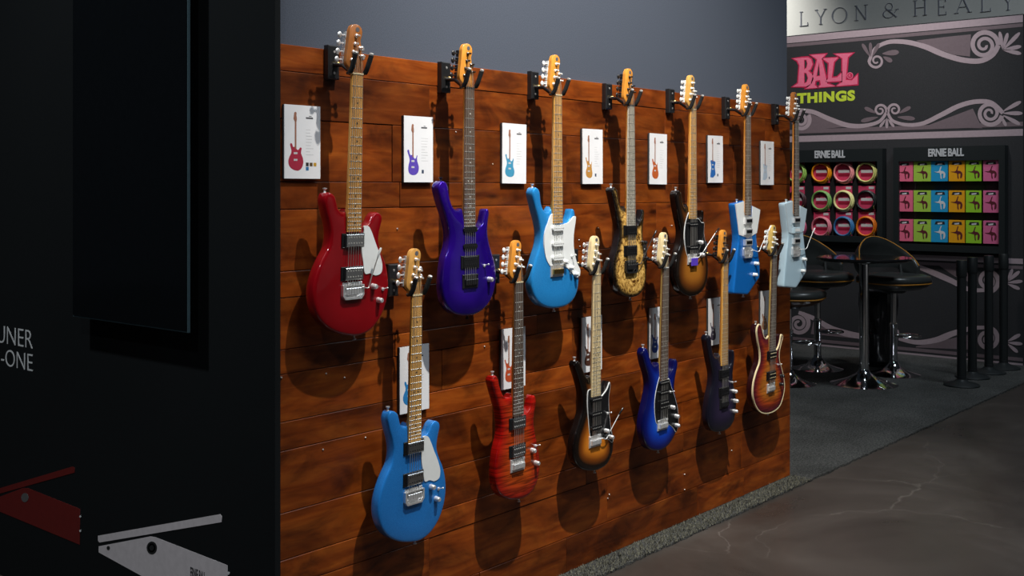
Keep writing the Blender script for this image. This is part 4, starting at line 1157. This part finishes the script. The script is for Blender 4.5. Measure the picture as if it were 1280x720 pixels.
# ---- display racks and goods
M_rack = mat('rack_black', (0.008, 0.012, 0.013), 0.5)
M_rackin = mat('rack_back', (0.004, 0.004, 0.005), 0.8)
M_logo = mat('logo_white', (0.48, 0.50, 0.52), 0.5)


def rack(label, x0, y0, x1, y1, depth=0.10):
    xf = XB - depth
    A = on_x(x0, (y0 + y1) / 2, xf); B = on_x(x1, (y0 + y1) / 2, xf)
    xm = (x0 + x1) / 2
    z1, z0 = on_x(xm, y0, xf).z, on_x(xm, y1, xf).z
    ym = (A.y + B.y) / 2; hw_ = (A.y - B.y) / 2; h = z1 - z0
    t = thing('display_rack', label, 'display rack', (XB, ym, z0), (0, 0, 0), 'black display racks on the booth wall')
    bw = 0.085
    top = h * 0.135; bot = h * 0.065
    MB().box(-0.02, 0.001, -hw_, hw_, 0, h).build('back_panel', M_rackin, t, None)
    MB().box(-depth, -0.02, -hw_, hw_, h - top, h).build('header_panel', M_rack, t, None)
    MB().box(-depth, -0.02, -hw_, hw_, 0, bot).build('bottom_rail', M_rack, t, None)
    MB().box(-depth, -0.02, -hw_, -hw_ + bw * 0.6, bot, h - top).build('side_rail', M_rack, t, None)
    MB().box(-depth, -0.02, hw_ - bw * 0.6, hw_, bot, h - top).build('side_rail', M_rack, t, None)
    bpy.context.view_layer.update()
    return t, xf, h


def rack_logo(t, xf, px0, px1, py0, py1):
    a = wx(px0, (py0 + py1) / 2, xf); b = wx(px1, (py0 + py1) / 2, xf); pm = (px0 + px1) / 2
    me = fit_mesh(text_mesh('rack_lettering', 'ERNIE BALL', 0.003, 0.035, 0.9), a[0], b[0], wx(pm, py1, xf)[1], wx(pm, py0, xf)[1])
    flat('rack_lettering', me, M_logo, t, plane_matrix('x', xf), 0.0035)


t1, xf1, h1 = rack('black display rack hung with coiled cables', 972, 187, 1103, 302)
rack_logo(t1, xf1, 1018.5, 1056.5, 188, 197.5)
t2, xf2, h2 = rack('black display rack filled with string packs in three rows', 1116.5, 183, 1256, 315)
rack_logo(t2, xf2, 1160.5, 1205, 185.5, 195.5)

# string packs
cols = [('hot pink', 1130.5, srgb(225, 105, 135)), ('lime', 1152.8, srgb(160, 198, 72)), ('blue', 1174.8, srgb(34, 150, 200)), ('orange', 1196, srgb(226, 160, 22)), ('green', 1217.5, srgb(148, 203, 46)), ('magenta pink', 1238.5, srgb(212, 105, 148))]
rows_y = [('top', 201, 226.5), ('middle', 238, 265), ('bottom', 275, 303)]
nb = ['next to the lime pack', 'between the pink and blue packs', 'between the lime and orange packs', 'between the blue and green packs', 'between the orange and magenta packs', 'past the green one']
M_mark = mat('pack_mark', (0.10, 0.012, 0.02), 0.5); M_markw = mat('pack_mark_white', (0.62, 0.62, 0.64), 0.5); M_strip = mat('pack_header_black', (0.02, 0.02, 0.022), 0.5)
xp = XB - 0.075
eagle = catmull([(-0.9, 0.15), (-0.2, 0.22), (0.15, 0.95), (0.28, 0.98), (0.12, 0.3), (0.5, 0.25), (0.85, -0.1), (0.75, -0.8), (0.55, -0.85), (0.55, -0.15), (0.25, -0.2), (0.3, -0.95), (0.15, -0.9), (0.0, -0.1), (-0.35, 0.0)], 40)
for rn, ya, yb_ in rows_y:
    for ci, (cn, cx, cc) in enumerate(cols):
        dy = (cx - 1185) * 0.02
        p = on_x(cx, (ya + yb_) / 2, xp); zt2 = on_x(1185, ya, xp).z; zb2 = on_x(1185, yb_, xp).z
        wdt = 0.155; hp = (zt2 - zb2)
        hs_ = hp
        t = thing('string_pack', '%s guitar string pack %s, %s row of the rack' % (cn, nb[ci], rn), 'string pack', (xp + 0.045, p.y, zb2), (0, 0, 0), 'string packs in the wall rack')
        m = mat('pack_' + cn.replace(' ', '_'), cc, 0.45, noise=0.03)
        MB().box(-0.045, 0.012, -wdt / 2, wdt / 2, 0, hs_).build('pack_box', m, t, None)
        bpy.context.view_layer.update()
        MX = Matrix.Translation((0, 0, 0)) @ plane_matrix('x', xp)
        me = loops_mesh('bird_mark', [[(-p.y + a * wdt * 0.36, zb2 + hs_ * 0.42 + b * hs_ * 0.32) for a, b in eagle]])
        flat('bird_mark', me, M_markw if cn == 'blue' else M_mark, t, MX, 0.001)
        me = loops_mesh('header_mark', [[(-p.y - 0.045, zb2 + hs_ * 0.80), (-p.y + 0.045, zb2 + hs_ * 0.80), (-p.y + 0.04, zb2 + hs_ * 0.93), (-p.y - 0.035, zb2 + hs_ * 0.93)]])
        flat('header_mark', me, M_strip, t, MX, 0.0008)
        me = loops_mesh('name_mark', [[(-p.y - 0.02, zb2 + hs_ * 0.80), (-p.y + 0.02, zb2 + hs_ * 0.82), (-p.y + 0.022, zb2 + hs_ * 0.89), (-p.y - 0.02, zb2 + hs_ * 0.86)]])
        flat('name_mark', me, M_markw, t, MX, 0.0016)

# coiled cables
ccols = [[('lime green', srgb(150, 190, 90)), ('amber', srgb(235, 150, 10)), ('pale pink', srgb(235, 150, 150)), ('pale yellow', srgb(215, 215, 130))],
         [('dark brown', srgb(60, 30, 35)), ('green', srgb(120, 170, 90)), ('cream', srgb(225, 220, 150)), ('black', srgb(35, 40, 40))],
         [('rose', srgb(190, 90, 120)), ('pink', srgb(215, 120, 135)), ('blue', srgb(50, 110, 160)), ('orange', srgb(225, 120, 20))]]
ccx = [995, 1026, 1054, 1082.5]; ccy = [217, 251, 283.5]
M_pinkc = mat('cable_card_pink', srgb(200, 60, 95), 0.5); M_redc = mat('cable_card_crimson', srgb(140, 15, 45), 0.5); M_wc = mat('cable_card_white', (0.62, 0.60, 0.60), 0.5)
for ri, rn in enumerate(('top', 'middle', 'bottom')):
    for ci in range(4):
        cn, cc = ccols[ri][ci]
        p = on_x(ccx[ci], ccy[ri] - (1.0 if ri == 0 else 0), XB - 0.06)
        t = thing('cable_coil', '%s coiled instrument cable on a pink card, %s row of the rack' % (cn, rn), 'cable', (XB - 0.021, p.y, p.z - 0.095), (0, 0, 0), 'coiled cables in the wall rack')
        m = mat('cable_' + cn.replace(' ', '_'), cc, 0.4)
        MB().box(-0.022, -0.014, -0.080, 0.080, 0.0, 0.235).build('cable_card', M_pinkc, t, None)
        MB().box(-0.024, -0.021, -0.055, 0.055, 0.095, 0.122).build('card_stripe', M_wc, t, None)
        MB().box(-0.0235, -0.021, -0.058, 0.058, 0.062, 0.086).build('card_panel', M_redc, t, None)
        MB().box(-0.024, -0.021, -0.070, -0.020, 0.205, 0.228).build('card_tag', M_wc, t, None)
        for k, (rr_, dx, of) in enumerate(((0.093, -0.034, 0.0), (0.085, -0.045, 0.003), (0.095, -0.022, -0.003), (0.089, -0.030, 0.002))):
            pts = [(dx + 0.004 * math.sin(3 * q * 2 * PI / 28 + k), of + rr_ * math.cos(q * 2 * PI / 28), 0.095 + of + rr_ * math.sin(q * 2 * PI / 28)) for q in range(28)]
            MB().tube(pts, 0.0085, 7, True).build('cable_loop', m, t, 60)
        MB().tube([(-0.045, -0.075, 0.05), (-0.050, -0.080, 0.02)], [0.006, 0.005], 8).build('jack_plug', M_gold, t, 50)
        MB().tube([(-0.047, 0.012, 0.165), (-0.047, 0.013, 0.185)], 0.007, 8).build('cable_tie', M_blackp, t, 50)

# ---- table, stools, posts
M_tabletop = mat('table_black', (0.010, 0.010, 0.011), 0.12, 0, 0.5)
M_shell = mat('black_vinyl', (0.034, 0.038, 0.037), 0.36, noise=0.05)
M_shello = mat('orange_piping', (0.55, 0.24, 0.03), 0.4)
M_shellb = mat('brown_shell', (0.085, 0.030, 0.010), 0.4)
CZ = 0.012
pt = on_floor(1080, 480.5, CZ)
t = thing('bar_table', 'round black bar table on a chrome pole and dished base', 'table', (pt.x, pt.y, CZ))
MB().lathe([(0.0, 0.955), (0.34, 0.957), (0.355, 0.965), (0.36, 0.977), (0.352, 0.985), (0.0, 0.986)], 48).build('table_top', M_tabletop, t, 40)
MB().lathe([(0.036, 0.05), (0.036, 0.93), (0.09, 0.955)], 20).build('pole', M_mirror, t, 40)
MB().lathe([(0.255, 0.0), (0.255, 0.006), (0.22, 0.014), (0.13, 0.045), (0.06, 0.085), (0.04, 0.11), (0.036, 0.12)], 40).build('base', M_mirror, t, 50)


def stool(label, px, py, rotz, seat_h=0.72, shellm=M_shell):
    p = on_floor(px, py, CZ)
    t = thing('bar_stool', label, 'stool', (p.x, p.y, CZ), (0, 0, rotz), 'chrome and vinyl bar stools round the bar table')
    MB().lathe([(0.21, 0.0), (0.21, 0.006), (0.18, 0.013), (0.10, 0.040), (0.055, 0.075), (0.035, 0.10), (0.030, 0.12)], 36).build('base', M_mirror, t, 50)
    MB().lathe([(0.030, 0.10), (0.030, 0.40), (0.034, 0.405), (0.034, 0.42), (0.025, 0.425), (0.025, seat_h - 0.03)], 16).build('column', M_mirror, t, 40)
    fr_ = MB().tube([(0.03, 0, 0.33), (0.09, -0.075, 0.335), (0.17, -0.10, 0.335), (0.23, -0.06, 0.335), (0.245, 0, 0.335), (0.23, 0.06, 0.335), (0.17, 0.10, 0.335), (0.09, 0.075, 0.335)], 0.010, 8, True)
    fr_.build('footrest', M_mirror, t, 60)
    MB().lathe([(0.09, seat_h - 0.05), (0.10, seat_h - 0.035), (0.06, seat_h - 0.02)], 16).build('seat_plate', M_blackm, t, 40)
    # deep cushion; +x is the front
    def ring(r_, z, sq=2.6, n=36):
        return [(r_ * math.copysign(abs(math.cos(q)) ** (2 / sq), math.cos(q)) * 1.02, r_ * math.copysign(abs(math.sin(q)) ** (2 / sq), math.sin(q)), z) for q in [2 * PI * k / n for k in range(n)]]
    def stack(rs):
        mb = MB(); vs = []; n = 36
        for r_, z in rs: vs += ring(r_, z)
        fs = [(a * n + k, a * n + (k + 1) % n, (a + 1) * n + (k + 1) % n, (a + 1) * n + k) for a in range(len(rs) - 1) for k in range(n)] + [tuple(range(n)), tuple((len(rs) - 1) * n + k for k in range(n))]
        return mb.add(vs, fs)
    z0 = seat_h - 0.03
    stack([(0.10, z0), (0.19, z0 + 0.010), (0.245, z0 + 0.038), (0.258, z0 + 0.060)]).build('seat_shell', shellm, t, 50)
    stack([(0.256, z0 + 0.060), (0.268, z0 + 0.075), (0.270, z0 + 0.095), (0.258, z0 + 0.118), (0.225, z0 + 0.128), (0.15, z0 + 0.118), (0.05, z0 + 0.112)]).build('seat_pad', M_shell, t, 50)
    MB().tube(ring(0.264, z0 + 0.063), 0.005, 6, True).build('seat_piping', M_shello, t, 60)
    # wrap-round back, open slot above the cushion, ends coming down to the seat
    NA, NT_ = 30, 8; AM = math.radians(88); vi, vo = [], []; rim = []
    for a in range(NA + 1):
        ph = -AM + 2 * AM * a / NA; e = abs(ph) / AM
        zt = z0 + 0.15 + 0.275 * max(0.0, math.cos(ph * 0.98)) ** 0.75
        zb2 = z0 + (0.165 if e < 0.55 else 0.165 - 0.10 * ((e - 0.55) / 0.45))
        for b in range(NT_ + 1):
            f = b / NT_; z = zb2 + (zt - zb2) * f
            h = max(0.0, (z - z0 - 0.1) / 0.33); r_ = 0.268 + 0.03 * math.sin(PI * min(1, h * 1.1)) - 0.035 * h * h
            tk = 0.020 * math.sqrt(max(0.12, 1 - (2 * f - 1) ** 4))
            c, d = -math.cos(ph), math.sin(ph)
            vi.append((c * (r_ - tk), d * (r_ - tk), z)); vo.append((c * (r_ + tk), d * (r_ + tk), z))
            if b == NT_: rim.append((c * r_, d * r_, z + 0.001))
    vs = vi + vo; o_ = len(vi); fs = []; W = NT_ + 1
    for a in range(NA):
        for b in range(NT_):
            q0, q1, q2, q3 = a * W + b, a * W + b + 1, (a + 1) * W + b + 1, (a + 1) * W + b
            fs += [(q0, q1, q2, q3), (o_ + q3, o_ + q2, o_ + q1, o_ + q0)]
        fs += [(a * W, (a + 1) * W, o_ + (a + 1) * W, o_ + a * W), (a * W + NT_, o_ + a * W + NT_, o_ + (a + 1) * W + NT_, (a + 1) * W + NT_)]
    for a in (0, NA):
        fs += [(a * W + b, a * W + b + 1, o_ + a * W + b + 1, o_ + a * W + b) for b in range(NT_)]
    bk = MB().add(vs, fs).build('backrest', M_shell, t, 50)
    MB().tube(rim, 0.0055, 6).build('back_piping', M_shello, bk, 60)
    for sd in (-1, 1): MB().tube([(-0.13, sd * 0.215, z0 + 0.10), (-0.15, sd * 0.225, z0 + 0.19)], 0.014, 8).build('back_bracket', M_shell, t, 50)
    return t


stool('black vinyl bar stool between the ice blue guitar and the bar table', 1022, 461.5, math.radians(-112))
stool('black vinyl bar stool with orange shell edge behind the bar table', 1117, 468.5, math.radians(-114))
stool('bar stool half hidden behind the end of the guitar wall', 986, 480, math.radians(-80), 0.64, M_shellb)

M_post = mat('post_black', (0.010, 0.013, 0.014), 0.45)
for i, (px, py) in enumerate([(1202, 482), (1215.5, 472), (1236, 466), (1254.5, 460.5)]):
    p = on_floor(px, py, CZ)
    t = thing('stanchion_post', ['black belt barrier post nearest the bar table', 'black belt barrier post second from the bar table', 'black belt barrier post third from the bar table', 'black belt barrier post farthest from the bar table'][i], 'barrier post', (p.x, p.y, CZ), (0, 0, 0), 'belt barrier posts')
    MB().lathe([(0.133, 0), (0.133, 0.008), (0.12, 0.018), (0.06, 0.032), (0.035, 0.05), (0.034, 0.06)], 32).build('base', M_post, t, 45)
    MB().lathe([(0.034, 0.04), (0.034, 0.87)], 18).build('post', M_post, t, 45)
    MB().lathe([(0.038, 0.84), (0.040, 0.85), (0.040, 0.955), (0.036, 0.965), (0.0, 0.967)], 18).build('belt_head', M_post, t, 45)
    MB().lathe([(0.036, 0.055), (0.036, 0.075)], 18).build('collar', mat('post_collar', (0.06, 0.065, 0.07), 0.3, 0.8), t, 45)

p = on_floor(1098, 457, CZ)
t = thing('waste_bin', 'glossy black lined waste bin behind the bar table', 'bin', (p.x, p.y, CZ))
MB().lathe([(0.11, 0.0), (0.12, 0.02), (0.14, 0.60), (0.145, 0.62), (0.135, 0.62), (0.125, 0.05), (0, 0.04)], 24).build('bin_body', M_blackp, t, 45)
bag = []
for k in range(30):
    q = 2 * PI * k / 30; bag.append(0.012 * math.sin(k * 2.7) + 0.008 * math.sin(k * 5.1))
mb = MB(); vs = []; fs = []
for j, (r0, z0) in enumerate(((0.150, 0.42), (0.158, 0.52), (0.156, 0.62), (0.148, 0.645), (0.13, 0.63), (0.118, 0.5))):
    for k in range(30):
        q = 2 * PI * k / 30; r_ = r0 + bag[k] * 0.35; vs.append((r_ * math.cos(q), r_ * math.sin(q), z0 + (bag[k] * 2 if j == 0 else 0)))
for j in range(5):
    for k in range(30): fs.append((j * 30 + k, j * 30 + (k + 1) % 30, (j + 1) * 30 + (k + 1) % 30, (j + 1) * 30 + k))
mb.add(vs, fs).build('bin_liner', mat('bin_liner', (0.008, 0.008, 0.009), 0.18), t, 30)

# ---- white fascia sign of the next booth
XS = 13.2
M_sign = mat('sign_white', (0.74, 0.74, 0.70), 0.6, noise=0.02)
M_lett = mat('sign_letter_navy', (0.27, 0.28, 0.34), 0.4, 0.1)
sz0 = 2.6; sz1 = 5.2
sg = thing('fascia_sign', 'white fascia sign with widely spaced serif capitals above the dark booth', 'sign', (XS, 6.0, 0))
bpy.context.view_layer.update()
MB().box(0, 0.15, -3.6, 4.4, sz0, sz1).build('sign_panel', M_sign, sg, None)
MB().box(0.02, 0.13, 3.9, 4.02, 0, sz0).build('sign_support', M_sign, sg, None)
MB().box(0.02, 0.13, -3.4, -3.28, 0, sz0).build('sign_support', M_sign, sg, None)
MXS = plane_matrix('x', XS)


def stroke_letter(ch):
    """thin serif capitals from strokes in a unit-high cell: returns list of loops, width"""
    TK, TN, SF = 0.052, 0.020, 0.018
    def bar(x0, y0, x1, y1, w_):
        d = np.array([x1 - x0, y1 - y0]); d /= np.linalg.norm(d); n_ = np.array([-d[1], d[0]]) * w_ / 2
        a, b = np.array([x0, y0]), np.array([x1, y1]); return [tuple(a + n_), tuple(b + n_), tuple(b - n_), tuple(a - n_)]
    def ser(x, y, w_=0.12): return [(x - w_, y - SF / 2), (x + w_, y - SF / 2), (x + w_, y + SF / 2), (x - w_, y + SF / 2)]
    def arc(cx, cy, rx, ry, t0, t1, a0=0, a1=2 * PI):
        o, i = [], []
        for k in range(33):
            q = a0 + (a1 - a0) * k / 32; o.append((cx + rx * math.cos(q), cy + ry * math.sin(q))); i.append((cx + (rx - (t1 + (t0 - t1) * abs(math.cos(q)))) * math.cos(q), cy + (ry - t1) * math.sin(q)))
        return o + i[::-1]
    S = []
    if ch == 'L': S = [bar(.12, 0, .12, 1, TK), ser(.12, 1), ser(.12, .014), bar(.12, .015, .62, .015, TN), bar(.61, .0, .61, .22, TN)]; w_ = .68
    elif ch == 'Y': S = [bar(.05, 1, .4, .45, TK), bar(.75, 1, .4, .45, TN), bar(.4, .47, .4, 0, TK), ser(.06, 1), ser(.74, 1), ser(.4, .014)]; w_ = .8
    elif ch == 'O': S = [arc(.48, .5, .48, .52, TK, TN)]; w_ = .96
    elif ch == 'N': S = [bar(.12, 0, .12, 1, TN), bar(.1, 1, .72, 0, TK), bar(.72, 0, .72, 1, TN), ser(.08, 1, .08), ser(.12, .014), ser(.72, 1)]; w_ = .84
    elif ch == 'H': S = [bar(.12, 0, .12, 1, TK), bar(.72, 0, .72, 1, TK), bar(.12, .52, .72, .52, TN), ser(.12, 1), ser(.12, .014), ser(.72, 1), ser(.72, .014)]; w_ = .84
    elif ch == 'E': S = [bar(.12, 0, .12, 1, TK), bar(.12, .985, .58, .985, TN), bar(.12, .52, .48, .52, TN), bar(.12, .015, .62, .015, TN), bar(.57, 1, .57, .82, TN), bar(.61, 0, .61, .2, TN), bar(.47, .6, .47, .44, TN)]; w_ = .66
    elif ch == 'A': S = [bar(.08, 0, .42, 1, TN), bar(.4, 1, .76, 0, TK), bar(.2, .36, .62, .36, TN), ser(.08, .014), ser(.76, .014)]; w_ = .84
    elif ch == '&': S = [arc(.36, .74, .2, .25, TN, TN), arc(.34, .27, .32, .28, TK, TN, 0.9, 6.0), bar(.22, .62, .78, .0, TK), bar(.66, .3, .8, .52, TN), ser(.8, .52, .09)]; w_ = .86
    return S, w_


# letter spans measured in the photograph: (character, left px, right px, baseline px, top px)
for ch, xa, xb_, yb2, yt2 in [('L', 999.5, 1011, 33, 15), ('Y', 1019.5, 1032.5, 31, 12.5), ('O', 1040, 1059, 29.5, 10.5), ('N', 1068.5, 1085, 26, 7.5), ('&', 1103.5, 1123, 23, 4.5), ('H', 1142, 1159, 20.5, 1),
                              ('E', 1171.5, 1184, 19.5, -0.5), ('A', 1194, 1214, 17, -3), ('L', 1225.5, 1240, 15.5, -4.5), ('Y', 1253, 1268, 13.5, -6.5)]:
    S, w_ = stroke_letter(ch); L0 = wx(xa, yb2, XS); L1 = wx(xb_, yb2, XS); hz = wx((xa + xb_) / 2, yt2, XS)[1] - wx((xa + xb_) / 2, yb2, XS)[1]
    kx = (L1[0] - L0[0]) / w_
    mb_v, mb_f = [], []
    mm_ = MB()
    for q, lp_ in enumerate(S):
        n = len(lp_); pz = 0.012 + q * 0.0004
        vs = [(L0[0] + a * kx, L0[1] + b * hz, 0) for a, b in lp_] + [(L0[0] + a * kx, L0[1] + b * hz, pz) for a, b in lp_]
        if len(lp_) > 8:
            h_ = n // 2; fs = []
            for i in range(h_ - 1):
                fs += [(i, i + 1, n - 2 - i, n - 1 - i), (n + i, n + i + 1, 2 * n - 2 - i, 2 * n - 1 - i), (i, i + 1, n + i + 1, n + i), (n - 1 - i, n - 2 - i, 2 * n - 2 - i, 2 * n - 1 - i)]
        else: fs = [tuple(range(n)), tuple(range(2 * n - 1, n - 1, -1))] + [(i, (i + 1) % n, (i + 1) % n + n, i + n) for i in range(n)]
        mm_.add(vs, fs)
    flat('letter', mm_.mesh('letter', None), M_lett, sg, MXS, 0.0)
